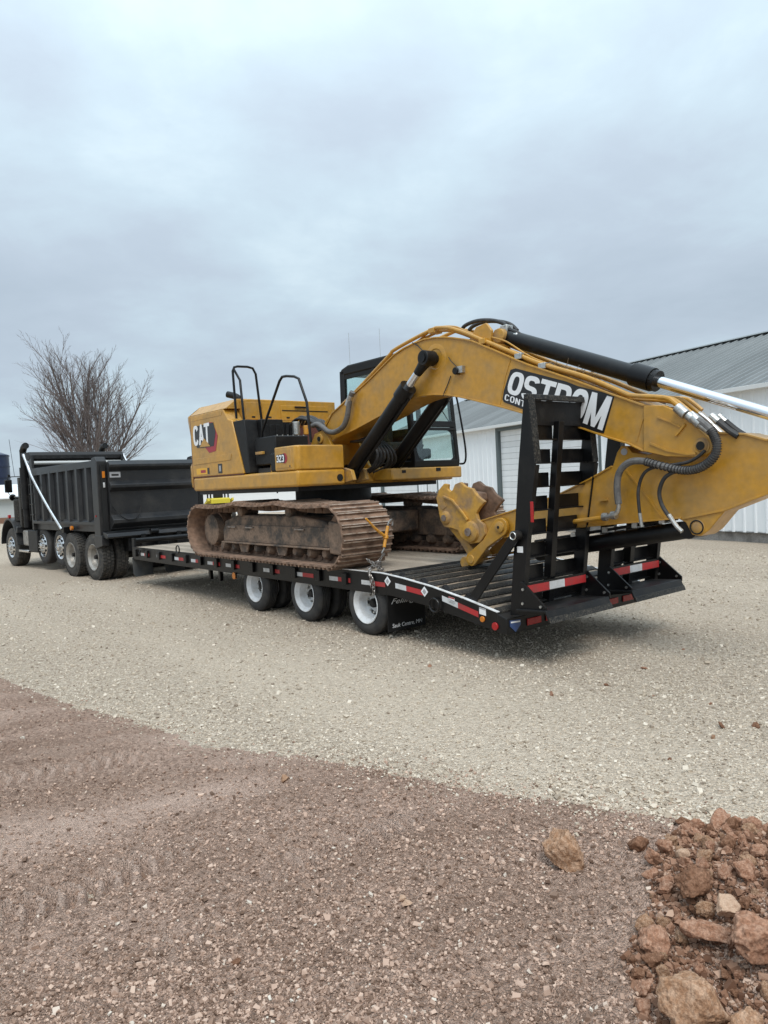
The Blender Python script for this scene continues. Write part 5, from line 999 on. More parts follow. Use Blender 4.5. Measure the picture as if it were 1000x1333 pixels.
def build_stick():
    CB = 1.22; S0, S1 = 1.08, 1.36
    out = [(-0.74, 1.24), (-0.78, 1.30), (-0.944, 1.335), (-1.49, 1.468), (-2.155, 1.645), (-2.58, 1.808), (-2.86, 1.93), (-2.91, 2.06), (-2.96, 2.125), (-3.03, 2.12), (-3.08, 2.05), (-3.25, 2.02), (-3.6, 2.10), (-3.943, 2.185), (-4.187, 2.15), (-4.374, 2.085), (-4.72, 2.12), (-4.90, 2.08), (-4.93, 1.98), (-4.75, 1.86), (-4.37, 1.612), (-3.99, 1.465), (-3.84, 1.29), (-3.76, 1.235), (-3.68, 1.245), (-3.62, 1.36), (-3.55, 1.395), (-2.517, 1.297), (-1.75, 1.20), (-1.30, 1.14), (-0.95, 1.09), (-0.80, 1.10), (-0.74, 1.16)]
    st = MB().prism(out, S0, S1).build('stick', 'yellow', ex, 0.007)
    MB().strip([(-3.60, 1.40), (-3.99, 1.478), (-4.37, 1.625), (-4.74, 1.87)], S0 - 0.015, S1 + 0.015, 0.02).build('stick_bottom_plate', 'yellow', st, 0.003); MB().strip([(-0.95, 1.10), (-1.30, 1.15), (-1.75, 1.21), (-2.517, 1.307), (-3.58, 1.405)], S0 - 0.015, S1 + 0.015, 0.016).build('stick_bottom_plate', 'yellow', st, 0.003)
    MB().strip([(-0.944, 1.33), (-1.49, 1.463), (-2.155, 1.64), (-2.58, 1.803), (-2.85, 1.925)], S0 - 0.015, S1 + 0.015, 0.016).build('stick_top_plate', 'yellow', st, 0.003); MB().strip([(-3.94, 2.178), (-4.187, 2.145), (-4.374, 2.08), (-4.72, 2.112)], S0 - 0.015, S1 + 0.015, 0.018).build('stick_top_plate', 'yellow', st, 0.003)
    MB().strip([(-3.011, 1.879), (-3.189, 1.66), (-3.392, 1.403)], 1.070, 1.08, 0.016).build('weld_bead', 'yellow', st)
    MB().strip([(-2.704, 1.581), (-2.796, 1.588)], 1.05, 1.08, 0.02).build('step_tab', 'yellow', st)
    def hole(x, b, r, m_='dark'): MB().cyl((x[0], b - 0.004, x[1]), (x[0], b + 0.01, x[1]), r, 18).build('pin_hole', m_, st)
    hole([(-2.996, 2.064)][0], 1.078, 0.035, 'decal_grey'); hole([(-1.194, 1.246)][0], 1.078, 0.018)
    # pin of the curl cylinder
    c = [(-3.734, 1.32)][0]; MB().lathe([(-0.006, 0.0), (-0.01, 0.035), (0.0, 0.055), (0.002, 0.062), (0.01, 0.07), (0.03, 0.07)], (c[0], 1.07, c[1]), 22).build('curl_pin', 'yellow_dirty', st); MB().lathe([(-0.003, 0.055), (-0.006, 0.062), (-0.003, 0.069)], (c[0], 1.065, c[1]), 22, True).build('pin_seal', 'dark', st)
    # curl cylinder under the stick
    ca, cb_ = [(-3.637, 1.294), (-0.684, 0.816)]; p0 = Vector((ca[0], CB, ca[1])); p1 = Vector((cb_[0], CB, cb_[1])); d = (p1 - p0).normalized(); L = (p1 - p0).length
    cc = MB().tube([p0, p0 + d * 0.08, p0 + d * 0.16, p0 + d * 1.75, p0 + d * 1.751, p0 + d * 1.9], [0.07, 0.085, 0.088, 0.088, 0.108, 0.108], 24).build('curl_cylinder', 'black', ex)
    MB().cyl(p0 + d * 1.9, p1, 0.05, 20).build('cylinder_rod', 'chrome', cc); MB().cyl((p1.x, 1.09, p1.z), (p1.x, 1.35, p1.z), 0.075, 18).build('rod_eye', 'yellow_dirty', cc, 0.006); MB().cyl((p0.x, S0 + 0.003, p0.z), (p0.x, S1 - 0.003, p0.z), 0.09, 18).build('barrel_eye', 'black', cc)
    up = Vector((-d.z, 0, d.x)); 
    if up.z < 0: up = -up
    MB().tube([p0 + d * 0.1 + up * 0.12 + Vector((0, -0.1, 0)), p0 + d * 1.85 + up * 0.12 + Vector((0, -0.1, 0))], 0.016, 8).build('cylinder_pipe', 'black', cc)
    for f in (0.25, 0.55, 0.9, 1.3): 
        q = p0 + d * f + up * 0.125; MB().box(q.x - 0.03, q.x + 0.03, 1.09, 1.22, q.z - 0.03, q.z + 0.025).build('pipe_clamp', 'zinc', cc)
    # idler links and power link
    i0 = [(-1.359, 1.28)][0]; i1 = [(-0.869, 0.875)][0]
    def linkbar(pa, pb, b0, b1, ra, rb, name, m_='yellow'):
        pa, pb = Vector((pa[0], pa[1])), Vector((pb[0], pb[1])); dd = (pb - pa).normalized(); nn = Vector((-dd.y, dd.x)); pts = []
        an = math.atan2(nn.y, nn.x)
        for k in range(9): t = an + math.pi * k / 8; pts.append((pa.x + ra * math.cos(t), pa.y + ra * math.sin(t)))
        mid = (pa + pb) / 2; w_ = min(ra, rb) * 0.62; pts.append(((mid - nn * w_).x, (mid - nn * w_).y))
        for k in range(9): t = an + math.pi + math.pi * k / 8; pts.append((pb.x + rb * math.cos(t), pb.y + rb * math.sin(t)))
        pts.append(((mid + nn * w_).x, (mid + nn * w_).y))
        o = MB().prism(pts, b0, b1).build(name, m_, ex, 0.006); return o
    for b0, b1 in ((1.02, 1.065), (1.375, 1.42)):
        o = linkbar(i0, i1, b0, b1, 0.11, 0.085, 'idler_link')
        MB().lathe([(-0.03, 0.0), (-0.03, 0.035), (-0.02, 0.065), (0.0, 0.07)], (i0[0], b0, i0[1]), 20).build('link_pin', 'yellow_dirty', o); MB().lathe([(-0.012, 0.0), (-0.012, 0.05), (0.0, 0.055)], (i1[0], b0, i1[1]), 20).build('link_pin', 'yellow_dirty', o); MB().cyl((i0[0], b0 - 0.034, i0[1]), (i0[0], b0 - 0.03, i0[1]), 0.018, 12).build('grease_bolt', 'dark', o)
    k0 = [(-0.398, 1.377)][0]
    linkbar(i1, k0, 1.09, 1.35, 0.07, 0.08, 'power_link', 'yellow_dirty')
    # quick coupler
    cp = [(-0.285, 1.637), (-0.334, 1.735), (-0.438, 1.816), (-0.507, 1.805), (-0.496, 1.746), (-0.542, 1.711), (-0.591, 1.735), (-0.629, 1.801), (-0.725, 1.828), (-0.814, 1.768), (-0.929, 1.742), (-1.001, 1.656), (-1.123, 1.58), (-1.044, 1.516), (-0.976, 1.441), (-0.997, 1.366), (-1.095, 1.302), (-1.113, 1.191), (-1.02, 1.086), (-0.851, 1.061), (-0.71, 1.133), (-0.649, 1.227), (-0.528, 1.254), (-0.417, 1.262), (-0.345, 1.34)]
    root = None
    for b0, b1 in ((1.03, 1.08), (1.36, 1.41)):
        o = MB().prism(cp, b0, b1).build('quick_coupler' if root is None else 'coupler_plate', 'yellow_dirty' if root is None else 'track', ex if root is None else root, 0.008)
        if root is None: root = o
    MB().prism([(-0.313, 1.615), (-0.499, 1.662), (-0.692, 1.707), (-0.875, 1.684), (-0.896, 1.59), (-0.729, 1.438), (-0.505, 1.319), (-0.368, 1.357)], 1.082, 1.358).build('coupler_body', 'track', root, 0.02)
    c = [(-0.445, 1.381)][0]; MB().lathe([(-0.03, 0.0), (-0.03, 0.05), (-0.01, 0.085), (0.0, 0.09)], (c[0], 1.03, c[1]), 24).build('coupler_boss', 'yellow_dirty', root); MB().cyl((c[0], 0.99, c[1]), (c[0], 0.9999, c[1]), 0.045, 6).build('boss_bolt', 'shiny', root)
    c = [(-0.883, 1.214)][0]; MB().lathe([(-0.05, 0.0), (-0.05, 0.06), (-0.03, 0.12), (0.0, 0.135)], (c[0], 1.029, c[1]), 28).build('coupler_boss', 'yellow_dirty', root); MB().cyl((c[0], 0.96, c[1]), (c[0], 0.9789, c[1]), 0.05, 16).build('boss_bolt', 'shiny', root)
    MB().prism([(-0.351, 1.558), (-0.431, 1.602), (-0.482, 1.528), (-0.403, 1.484)], 1.022, 1.0295).build('maker_plate', 'yellow_dirty', root, 0.002)
    MB().strip([(-0.431, 1.656), (-0.593, 1.606), (-0.771, 1.442), (-0.845, 1.357)], 1.0, 1.0295, 0.03).build('coupler_rib', 'yellow_dirty', root, 0.006)
    # hoses hanging at the stick
    def hose(px, b, r_, m_='hose', name='hose'): MB().tube([(a, b, z) for a, z in spline(px, 5)], r_, 10).build(name, m_, st)
    big = [(-3.84, 2.297), (-3.896, 2.258), (-3.957, 2.198), (-3.99, 2.141), (-4.012, 2.072), (-4, 1.991), (-3.949, 1.926), (-3.87, 1.878), (-3.783, 1.854), (-3.681, 1.855), (-3.561, 1.882), (-3.407, 1.925), (-3.296, 1.956), (-3.181, 1.962), (-3.088, 1.925), (-3.025, 1.852), (-3, 1.747), (-3, 1.632), (-3.009, 1.548)]
    hose(big, 0.93, 0.034, 'sleeve')
    sp_ = spline(big, 8); cv = MB()
    for i in range(16, 96, 2): 
        a, z = sp_[i]; p_, q_ = sp_[i - 1], sp_[i + 1]; dd = Vector((q_[0] - p_[0], 0, q_[1] - p_[1])).normalized() * 0.004; cv.tube([(a - dd.x, 0.93, z - dd.z), (a + dd.x, 0.93, z + dd.z)], 0.042, 14)
    cv.build('hose_coil', 'hose', st)
    hose([(-3.009, 1.548), (-3.003, 1.495), (-2.967, 1.449), (-2.904, 1.429), (-2.833, 1.417)], 0.93, 0.022, 'zinc', 'hose_end'); 
    for q in [(-2.819, 1.416), (-2.918, 1.432)]: MB().cyl((q[0] + 0.03, 0.98, q[1]), (q[0] - 0.03, 0.98, q[1]), 0.042, 10).build('hose_fitting', 'zinc', st, 0.004)
    MB().tube([(a, 1.03, z) for a, z in [(-2.765, 1.402), (-2.325, 1.349), (-1.909, 1.291)]], 0.026, 10).build('stick_pipe', 'yellow', st)
    hose([(-3.888, 2.025), (-3.815, 1.967), (-3.711, 1.924), (-3.529, 1.904), (-3.356, 1.886), (-3.257, 1.813), (-3.21, 1.665), (-3.213, 1.515), (-3.222, 1.426)], 0.96, 0.016); hose([(-3.219, 1.456), (-3.235, 1.321)], 0.96, 0.018, 'zinc', 'hose_end')
    hose([(-3.69, 1.869), (-3.569, 1.831), (-3.49, 1.776), (-3.443, 1.662), (-3.459, 1.552), (-3.511, 1.458), (-3.548, 1.415)], 0.94, 0.019); hose([(-3.533, 1.444), (-3.599, 1.344), (-3.657, 1.288)], 0.94, 0.021, 'zinc', 'hose_end')
    # fittings at the boom nose
    for (q, r_) in (([(-3.641, 2.436), (-3.728, 2.357)], 0.05), ([(-3.743, 2.355), (-3.799, 2.301)], 0.042), ([(-3.793, 2.33), (-3.862, 2.254)], 0.048), ([(-3.834, 2.284), (-3.952, 2.185)], 0.04)):
        MB().cyl((q[0][0], 0.94, q[0][1]), (q[1][0], 0.94, q[1][1]), r_, 12).build('hose_fitting', 'zinc', st, 0.006)
    for b in (1.08, 1.22): 
        hose([(a + 0.0, z) for a, z in [(-3.381, 2.566), (-3.506, 2.537), (-3.582, 2.492), (-3.648, 2.434), (-3.728, 2.361)]], b, 0.02, 'yellow', 'nose_pipe'); hose([(-3.706, 2.378), (-3.799, 2.298), (-3.883, 2.206), (-3.925, 2.161)], b, 0.026, 'zinc', 'hose_end'); hose([(-3.915, 2.315), (-3.99, 2.245), (-4.058, 2.184), (-4.131, 2.131)], b, 0.03, 'hose'); hose([(-3.894, 2.338), (-3.956, 2.276)], b, 0.034, 'zinc', 'hose_end')
    MB().cyl((-4.80, 0.98, 2.04), (-4.80, 1.46, 2.04), 0.07, 18).build('stick_end_pin', 'yellow_dirty', st)
build_stick()

# ------------------------------------------------------------------ dump truck
FK = Frame(-6.5074, 16.1662, R(43.5))
tk = thing('dump_truck', FK, (2.4, 1.25, 0), 'black dump truck with silver tarp arm hitched to the trailer', 'truck')
def build_truck():
    K = 'truck_black'; W = 2.46
    for b in (0.75, 1.6): MB().box(-0.9, 7.0, b, b + 0.1, 0.72, 0.98).build('chassis_rail', 'black_dirty', tk)
    # wheels
    wheel(tk, (5.76, 0.06, 0.535), 0.535, 0.36, 0.285, 'front', 'alu', tread='tread'); wheel(tk, (5.76, W - 0.4, 0.535), 0.535, 0.36, 0.285, 'front', 'alu', tread='tread', detailed=False)
    for i, a in enumerate((3.42, 2.22)):
        wheel(tk, (a, 0.12, 0.645), 0.475, 0.26, 0.285, 'front', 'alu', tread='rubber', spin=0.3 * i); wheel(tk, (a, W - 0.38, 0.645), 0.475, 0.26, 0.285, 'front', 'alu', tread='rubber', detailed=False)
    for i, a in enumerate((1.24, -0.06)):
        wheel(tk, (a, 0.0, 0.505), 0.505, 0.27, 0.285, 'dish', 'grey_rim', tread='tread', spin=0.2 + i, lugs=True); wheel(tk, (a, 0.33, 0.505), 0.505, 0.27, 0.285, 'dish', 'grey_rim', tread='tread', detailed=False, lugs=True)
        for b in (W - 0.6, W - 0.27): wheel(tk, (a, b, 0.505), 0.505, 0.27, 0.285, 'dish', 'grey_rim', tread='tread', detailed=False, lugs=True)
        MB().cyl((a, 0.4, 0.505), (a, 2.1, 0.505), 0.09, 14).build('axle', 'black_dirty', tk)
    # dump body
    Z0, Z1, AF, AR = 1.24, 2.60, 3.72, -0.50
    bd = MB().box(AR, AF, 0.10, W - 0.10, 1.06, 1.22).build('body_floor', K, tk, 0.01)
    for b, s_ in ((0.07, -1), (W - 0.07, 1)):
        sd = MB().box(AR, AF, min(b, b - s_ * 0.05), max(b, b - s_ * 0.05), Z0, Z1 - 0.05).build('body_side', K, tk, 0.004)
        c = b + s_ * 0.0
        MB().prism_a([(c - 0.07, Z1 - 0.10), (c + 0.07, Z1 - 0.10), (c + 0.07, Z1 - 0.02), (c + 0.03, Z1 + 0.03), (c - 0.07, Z1 + 0.03)] if s_ < 0 else [(c + 0.07, Z1 - 0.10), (c - 0.07, Z1 - 0.10), (c - 0.07, Z1 - 0.02), (c - 0.03, Z1 + 0.03), (c + 0.07, Z1 + 0.03)], AR, AF + 0.02).build('top_rail', K, sd, 0.008)
        MB().prism_a([(c - 0.06, Z0 - 0.02), (c + 0.06, Z0 - 0.02), (c + 0.06, Z0 + 0.05), (c, Z0 + 0.11), (c - 0.06, Z0 + 0.05)], AR, AF).build('bottom_rail', K, sd, 0.006)
        for i in range(7):
            a = 0.05 + i * 0.565; q = b + s_ * 0.085
            MB().prism_z([(a - 0.09, b), (a - 0.05, q), (a + 0.05, q), (a + 0.09, b)], Z0 + 0.07, Z1 - 0.09).build('side_rib', K, sd, 0.004)
    # sloping plate against the last bay
    MB().prism([(AF + 0.02, Z1 - 0.16), (AF + 0.02, Z1 - 0.08), (AR, Z1 - 0.02), (AR, Z1 - 0.11)], -0.012, -0.001).build('lettering_band', K, tk)
    # rear corner posts
    for b0, b1 in ((-0.03, 0.20), (W - 0.20, W + 0.03)):
        p = MB().prism([(-0.30, 0.98), (-0.30, 2.60), (-0.36, 2.68), (-0.52, 2.70), (-0.60, 2.60), (-0.62, 0.98)], b0, b1).build('corner_post', K, tk, 0.012)
        MB().box(-0.66, -0.62, b0 + 0.07, b1 - 0.06, 1.10, 2.52).build('post_channel', 'dark', p)
        MB().box(-0.675, -0.661, b0 + 0.09, b1 - 0.08, 2.24, 2.38).build('marker_light', 'lens_amber', p, 0.004); MB().box(-0.675, -0.661, b0 + 0.10, b1 - 0.09, 2.03, 2.14).build('marker_light', 'tape_white', p, 0.004); MB().box(-0.45, -0.42, b0 - 0.012, b0 - 0.001, 1.40, 1.44).build('marker_light', 'lens_red', p)
        MB().prism([(-0.28, 0.70), (-0.28, 1.0), (-0.68, 1.0), (-0.68, 0.78)], b0 - 0.004, b1 - 0.08).build('post_foot', K, p, 0.008)
    # tailgate with horizontal pressings
    tg = MB().box(-0.72, -0.64, 0.17, W - 0.17, 1.12, 2.58).build('tailgate', K, tk, 0.006)
    def press(z0, z1, d, zz=0.04): MB().prism([(-0.718, z0), (-0.718 - d, z0 + zz), (-0.718 - d, z1 - zz), (-0.718, z1)], 0.172, W - 0.172).build('tailgate_rib', K, tg, 0.008)
    press(2.38, 2.61, 0.09, 0.09); press(1.93, 2.17, 0.11, 0.09); press(1.14, 1.44, 0.14, 0.11)
    o = MB().box(-0.724, -0.7195, 0.20, 0.44, 2.24, 2.36).build('number_plate', 'decal_grey', tg); MB().box(-0.7265, -0.7245, 0.24, 0.40, 2.275, 2.315).build('plate_print', 'decal_black', o)
    MB().tube(spline([(-0.735, 0.22, 1.62), (-0.83, 0.35, 1.40), (-0.88, 0.55, 1.30), (-0.86, 0.75, 1.40), (-0.735, 0.85, 1.60)], 6), 0.009, 6).build('safety_chain', 'black_dirty', tg)
    MB().prism([(-0.66, 0.96), (-0.66, 1.08), (-0.86, 1.04), (-0.90, 0.96), (-0.86, 0.93)], 0.0, W).build('rear_apron', K, tk, 0.01)
    MB().box(-0.80, -0.50, 0.5, 1.95, 0.62, 0.93).build('hitch_plate', 'black_dirty', tk, 0.01); MB().box(-1.0, -0.80, 1.10, 1.34, 0.66, 0.86).build('pintle_hook', 'black', tk, 0.02)
    MB().cyl((-0.90, 0.96, 1.02), (-0.90, 1.14, 1.02), 0.07, 12).build('gate_latch', 'black', tk, 0.006)
    # headboard and tarp housing
    MB().box(AF, AF + 0.10, 0.02, W - 0.02, 1.06, 2.86).build('headboard', K, tk, 0.008)
    MB().prism([(4.30, 3.00), (4.30, 3.06), (3.66, 3.06), (3.60, 2.98), (3.62, 2.88), (3.82, 2.84)], 0.0, W + 0.02).build('tarp_housing', 'tarp', tk, 0.012)
    MB().cyl((3.60, 0.08, 2.77), (3.60, W - 0.08, 2.77), 0.055, 16).build('tarp_roller', 'tarp_tube', tk)
    for b in (0.04, W - 0.04): MB().box(3.55, 3.72, b - 0.03, b + 0.03, 2.62, 2.98).build('tarp_bracket', K, tk, 0.006)
    MB().tube([(a, -0.09, z) for a, z in spline([(3.805, 2.999), (3.539, 2.71), (3.279, 2.427), (2.395, 1.738), (1.467, 1.113)], 5)], 0.033, 10).build('tarp_arm', 'alu', tk); MB().tube([(a, W + 0.09, z) for a, z in spline([(3.805, 2.999), (3.539, 2.71), (3.279, 2.427), (2.395, 1.738), (1.467, 1.113)], 5)], 0.033, 10).build('tarp_arm', 'alu', tk)
    MB().box(1.40, 1.55, -0.07, 0.08, 1.03, 1.16).build('arm_pivot', 'black', tk, 0.01); MB().cyl((1.1, -0.02, 1.14), (1.1, 0.03, 1.14), 0.05, 12).build('marker_light', 'lens_amber', tk)
    # ladder on the front bay
    for z in (1.45, 1.72, 1.98, 2.22): MB().cyl((3.40, -0.05, z), (3.68, -0.05, z), 0.012, 6).build('ladder_rung', 'black', tk)
    for a in (3.40, 3.68): MB().cyl((a, -0.05, 1.3), (a, -0.05, 2.4), 0.014, 6).build('ladder_rail', 'black', tk)
    # cab and hood
    cb = MB().prism([(4.35, 1.05), (4.35, 2.55), (4.55, 2.72), (5.45, 2.72), (5.85, 2.05), (5.85, 1.05)], 0.42, 2.06).build('cab', K, tk, 0.05, seg=3)
    MB().prism([(4.70, 2.05), (4.70, 2.55), (5.40, 2.55), (5.68, 2.05)], 0.41, 0.419).build('side_window', 'loader_glass', cb); MB().box(4.34, 4.349, 0.7, 1.8, 2.1, 2.5).build('rear_window', 'loader_glass', cb)
    MB().prism([(5.852, 0.95), (5.852, 1.85), (7.0, 1.72), (7.15, 1.5), (7.15, 0.8)], 0.60, 1.90).build('hood', K, cb, 0.06, seg=3)
    # canister, mirror, grab rail, stacks
    MB().cyl((5.50, 0.26, 1.25), (5.50, 0.26, 1.86), 0.15, 20).build('air_cleaner', 'black_worn', tk, 0.02); MB().cyl((5.50, 0.26, 1.861), (5.50, 0.26, 1.93), 0.10, 16).build('air_cleaner_cap', 'black', tk, 0.01)
    MB().box(4.9, 5.05, 0.10, 0.40, 1.10, 2.45).build('stack_guard', 'black_worn', tk, 0.01)
    mr = MB().box(5.88, 5.95, 0.03, 0.22, 2.06, 2.42).build('mirror', 'black', tk, 0.02); MB().tube([(5.9, 0.2, 2.50), (5.7, 0.45, 2.50)], 0.012, 8).build('mirror_arm', 'black', mr); MB().tube([(5.9, 0.12, 2.42), (5.9, 0.12, 2.50), (5.9, 0.25, 2.50)], 0.012, 8).build('mirror_arm', 'black', mr); MB().cyl((5.88, 0.22, 1.90), (5.95, 0.22, 1.94), 0.09, 18).build('spot_mirror', 'black', mr, 0.01); MB().tube([(5.9, 0.1, 2.06), (5.9, 0.2, 1.92), (5.75, 0.45, 1.98)], 0.012, 8).build('mirror_arm', 'alu', mr); MB().cyl((5.9, 0.15, 2.50), (5.9, 0.15, 2.56), 0.035, 10).build('marker_light', 'black', mr)
    MB().cyl((5.9, 0.30, 2.50), (5.9, 0.22, 3.55), 0.006, 5).build('antenna', 'black', tk); MB().tube(spline([(5.3, 0.38, 1.95), (5.3, 0.34, 2.1), (5.3, 0.34, 2.40), (5.3, 0.40, 2.46)], 4), 0.018, 8).build('grab_rail', 'alu', tk)
    for b in (0.16, 2.30):
        MB().tube(spline([(4.62, b, 1.1), (4.62, b, 3.0), (4.62, b, 3.12), (4.50, b, 3.24), (4.36, b, 3.27)], 5), [0.085] * 21, 16).build('exhaust_stack', 'black_dirty', tk); MB().cyl((4.62, b, 1.6), (4.62, b, 2.7), 0.115, 18).build('stack_shield', 'alu' if b > 1 else 'black_dirty', tk)
    # front fender, tank, step
    arc = [(5.76 + 0.70 * math.cos(t), 0.50 + 0.82 * math.sin(t)) for t in [R(8 + 164 * i / 14) for i in range(15)]]
    for b0, b1 in ((0.0, 0.55), (W - 0.55, W)): MB().strip(arc, b0, b1, 0.05).build('fender', K, tk, 0.01)
    MB().box(5.0, 5.12, 0.0, 0.5, 0.95, 1.12).build('fender_skirt', K, tk, 0.02); MB().box(5.70, 5.82, 0.02, 0.08, 1.35, 1.44).build('fender_light', 'lens_red', tk, 0.01)
    MB().box(3.62, 4.32, 0.05, 0.60, 0.46, 1.04).build('tool_box', 'black_dirty', tk, 0.02); MB().box(4.38, 4.98, 0.12, 0.60, 0.60, 1.02).build('fuel_tank', 'grey_rim', tk, 0.05); MB().box(4.30, 5.05, 0.02, 0.5, 0.44, 0.50).build('cab_step', 'alu', tk, 0.01)
build_truck()

# ------------------------------------------------------------------ small yellow loader far behind
FL = Frame(-9.6, 42.5, 0.4)
ld = thing('skid_loader', FL, (0, 0, 0), 'small yellow loader seen far away under the counterweight', 'loader')
mb = MB(); mb.box(-0.9, 0.9, -0.55, 0.55, 0.5, 1.38); mb.build('body', 'hivis', ld, 0.08)
mb = MB(); [mb.box(a - .04, a + .04, b - .04, b + .04, 1.38, 2.35) for a in (-0.5, 0.5) for b in (-0.5, 0.5)]; mb.box(-0.56, 0.56, -0.56, 0.56, 2.35, 2.43); mb.build('cab_frame', 'black', ld, 0.01)
MB().box(-0.3, 0.2, -0.25, 0.25, 1.38, 2.0).build('seat', 'seat', ld, 0.05)
for s_ in (-1, 1): MB().beam((-0.9, s_ * 0.68, 1.30), (1.4, s_ * 0.68, 0.8), 0.12, 0.16).build('lift_arm', 'hivis', ld, 0.02)
MB().prism([(1.3, 0.1), (1.95, 0.12), (1.9, 0.2), (1.5, 0.25), (1.42, 0.75), (1.3, 0.75)], -0.85, 0.85).build('bucket', 'black_dirty', ld, 0.02)
for a in (-0.55, 0.55):
    for b in (-0.82, 0.6): wheel(ld, (a, b, 0.40), 0.40, 0.22, 0.20, 'front', 'alu', detailed=False)

# ------------------------------------------------------------------ binder chain at the track
bn = thing('ratchet_binder', FT, (-0.05, 0.35, 1.1), 'orange ratchet chain binder with handle at the end of the near track', 'binder')
p0, p1 = Vector((-0.055, 0.40, 1.345)), Vector((-0.09, 0.28, 1.03)); d = (p1 - p0)
MB().tube([p0 + d * 0.08, p0 + d * 0.1, p0 + d * 0.9, p0 + d * 0.92], [0.012, 0.021, 0.021, 0.012], 12).build('barrel', 'binder', bn); MB().cyl(p0 + d * 0.45, p0 + d * 0.58, 0.035, 12).build('ratchet', 'binder', bn, 0.004)
hp = p0 + d * 0.52; MB().tube([hp, Vector((-0.10, 0.16, 1.30)), Vector((-0.09, 0.02, 1.44))], [0.022, 0.017, 0.012], 10).build('handle', 'binder', bn)
MB().tube(spline([p0 + d * 0.08, p0, p0 + Vector((0.0, 0.05, 0.05)), p0 + Vector((0.03, 0.10, 0.03)), p0 + Vector((0.03, 0.09, -0.03))], 4), 0.012, 8).build('hook', 'chain', bn); MB().tube(spline([p0 + d * 0.92, p1, p1 + Vector((0, -0.03, -0.04)), p1 + Vector((0, 0.0, -0.07))], 4), 0.012, 8).build('hook', 'chain', bn)
ch = thing('tie_chain', FT, (-0.1, 0.15, 0.8), 'bright steel tie down chain bunched on the trailer edge below the binder', 'chain')
def chain(pts, wob=0.0):
    ring_ = MB(); n = 14; pp = []
    for i in range(n):
        t = 2 * math.pi * i / n; pp.append((0.030 * math.cos(t), 0.016 * math.sin(t), 0))
    ring_.tube(pp + [pp[0]], 0.0062, 6, False)
    if 'chain' not in WHEEL_CACHE: WHEEL_CACHE['chain'] = ring_.mesh('chain_link')
    me = WHEEL_CACHE['chain']; base = BASE[ch.name][1]; ls = [0]
    for i in range(len(pts) - 1): ls.append(ls[-1] + (Vector(pts[i + 1]) - Vector(pts[i])).length)
    n = int(ls[-1] / 0.044)
    for k in range(n):
        s = ls[-1] * (k + 0.5) / n; i = max(j for j in range(len(ls) - 1) if ls[j] <= s); f = (s - ls[i]) / (ls[i + 1] - ls[i]); q = Vector(pts[i]).lerp(Vector(pts[i + 1]), f); dr = (Vector(pts[i + 1]) - Vector(pts[i])).normalized(); dr = Vector((dr.x, -dr.y, dr.z))
        o = link('chain_link', me, 'chain', ch); q += Vector((random.uniform(-wob, wob), random.uniform(-wob, wob), random.uniform(-wob, wob)))
        o.location = (q.x - base.x, -(q.y - base.y), q.z - base.z); o.rotation_euler = (dr.to_track_quat('X', 'Z') @ Matrix.Rotation(k % 2 * math.pi / 2 + random.uniform(-.3, .3), 3, 'X').to_quaternion()).to_euler()
chain(spline([p1 + Vector((0, 0, -0.05)), (-0.12, 0.22, 0.95), (-0.12, 0.14, 0.87), (-0.13, 0.07, 0.83)], 6)); chain(spline([(-0.06, 0.02, 0.82), (-0.20, 0.10, 0.90), (-0.10, 0.20, 0.84), (-0.22, 0.05, 0.86), (-0.05, 0.06, 0.92), (-0.18, 0.16, 0.81), (-0.25, 0.04, 0.82)], 8), 0.012); chain(spline([(-0.14, 0.02, 0.83), (-0.16, -0.02, 0.79), (-0.22, -0.022, 0.70), (-0.24, -0.022, 0.62), (-0.23, -0.022, 0.52)], 5))
chain(spline([(-0.12, 0.1, 0.86), (-0.16, -0.02, 0.80), (-0.18, -0.022, 0.70), (-0.2, -0.022, 0.60)], 5))
tag(ch, None)

# ------------------------------------------------------------------ loose stones and the heap
def rock_mesh(name, seed, sub=4, cuts=7, rough=0.16, squash=(1, 1, 0.8)):
    rnd = random.Random(seed); v, f = ico(sub); v = v.copy()
    for _ in range(cuts):
        n_ = Vector((rnd.gauss(0, 1), rnd.gauss(0, 1), rnd.gauss(0, 1))).normalized(); n_ = np.array(n_); dd = rnd.uniform(0.48, 0.85); k = v @ n_; m_ = k > dd; v[m_] -= np.outer((k[m_] - dd) * 0.93, n_)
    off = Vector((seed * 3.7, seed * 1.3, 0))
    for i in range(len(v)):
        p_ = Vector(v[i]); h = mnoise.fractal(p_ * 1.6 + off, 0.9, 2.1, 4) * rough + mnoise.fractal(p_ * 6 + off, 0.8, 2.1, 4) * rough * 0.42 + (mnoise.fractal(p_ * 16 + off, 0.7, 2.1, 3) * rough * 0.16 if sub > 4 else 0); v[i] *= 1 + h
    v *= np.array(squash)
    me = bpy.data.meshes.new(name); me.from_pydata(v.tolist(), [], f.tolist()); me.shade_smooth(); return me
def gz(x, y): return float(ground_top(np.array([x]), np.array([y]))[0])
def put_rock(name, me, m_, x, y, s, label, group=None, sink=0.35, rot=None, cat='rock', dz=0.0, mats={}):
    o = bpy.data.objects.new(name, me); COL.objects.link(o)
    if not me.materials: me.materials.append(M[m_])
    o.location = (x, y, gz(x, y) + s * 0.8 * (1 - sink) * 0.9 + dz); o.scale = (s, s, s); o.rotation_euler = rot or (random.uniform(-.4, .4), random.uniform(-.4, .4), random.uniform(0, 6.28))
    tag(o, label, cat, group); return o
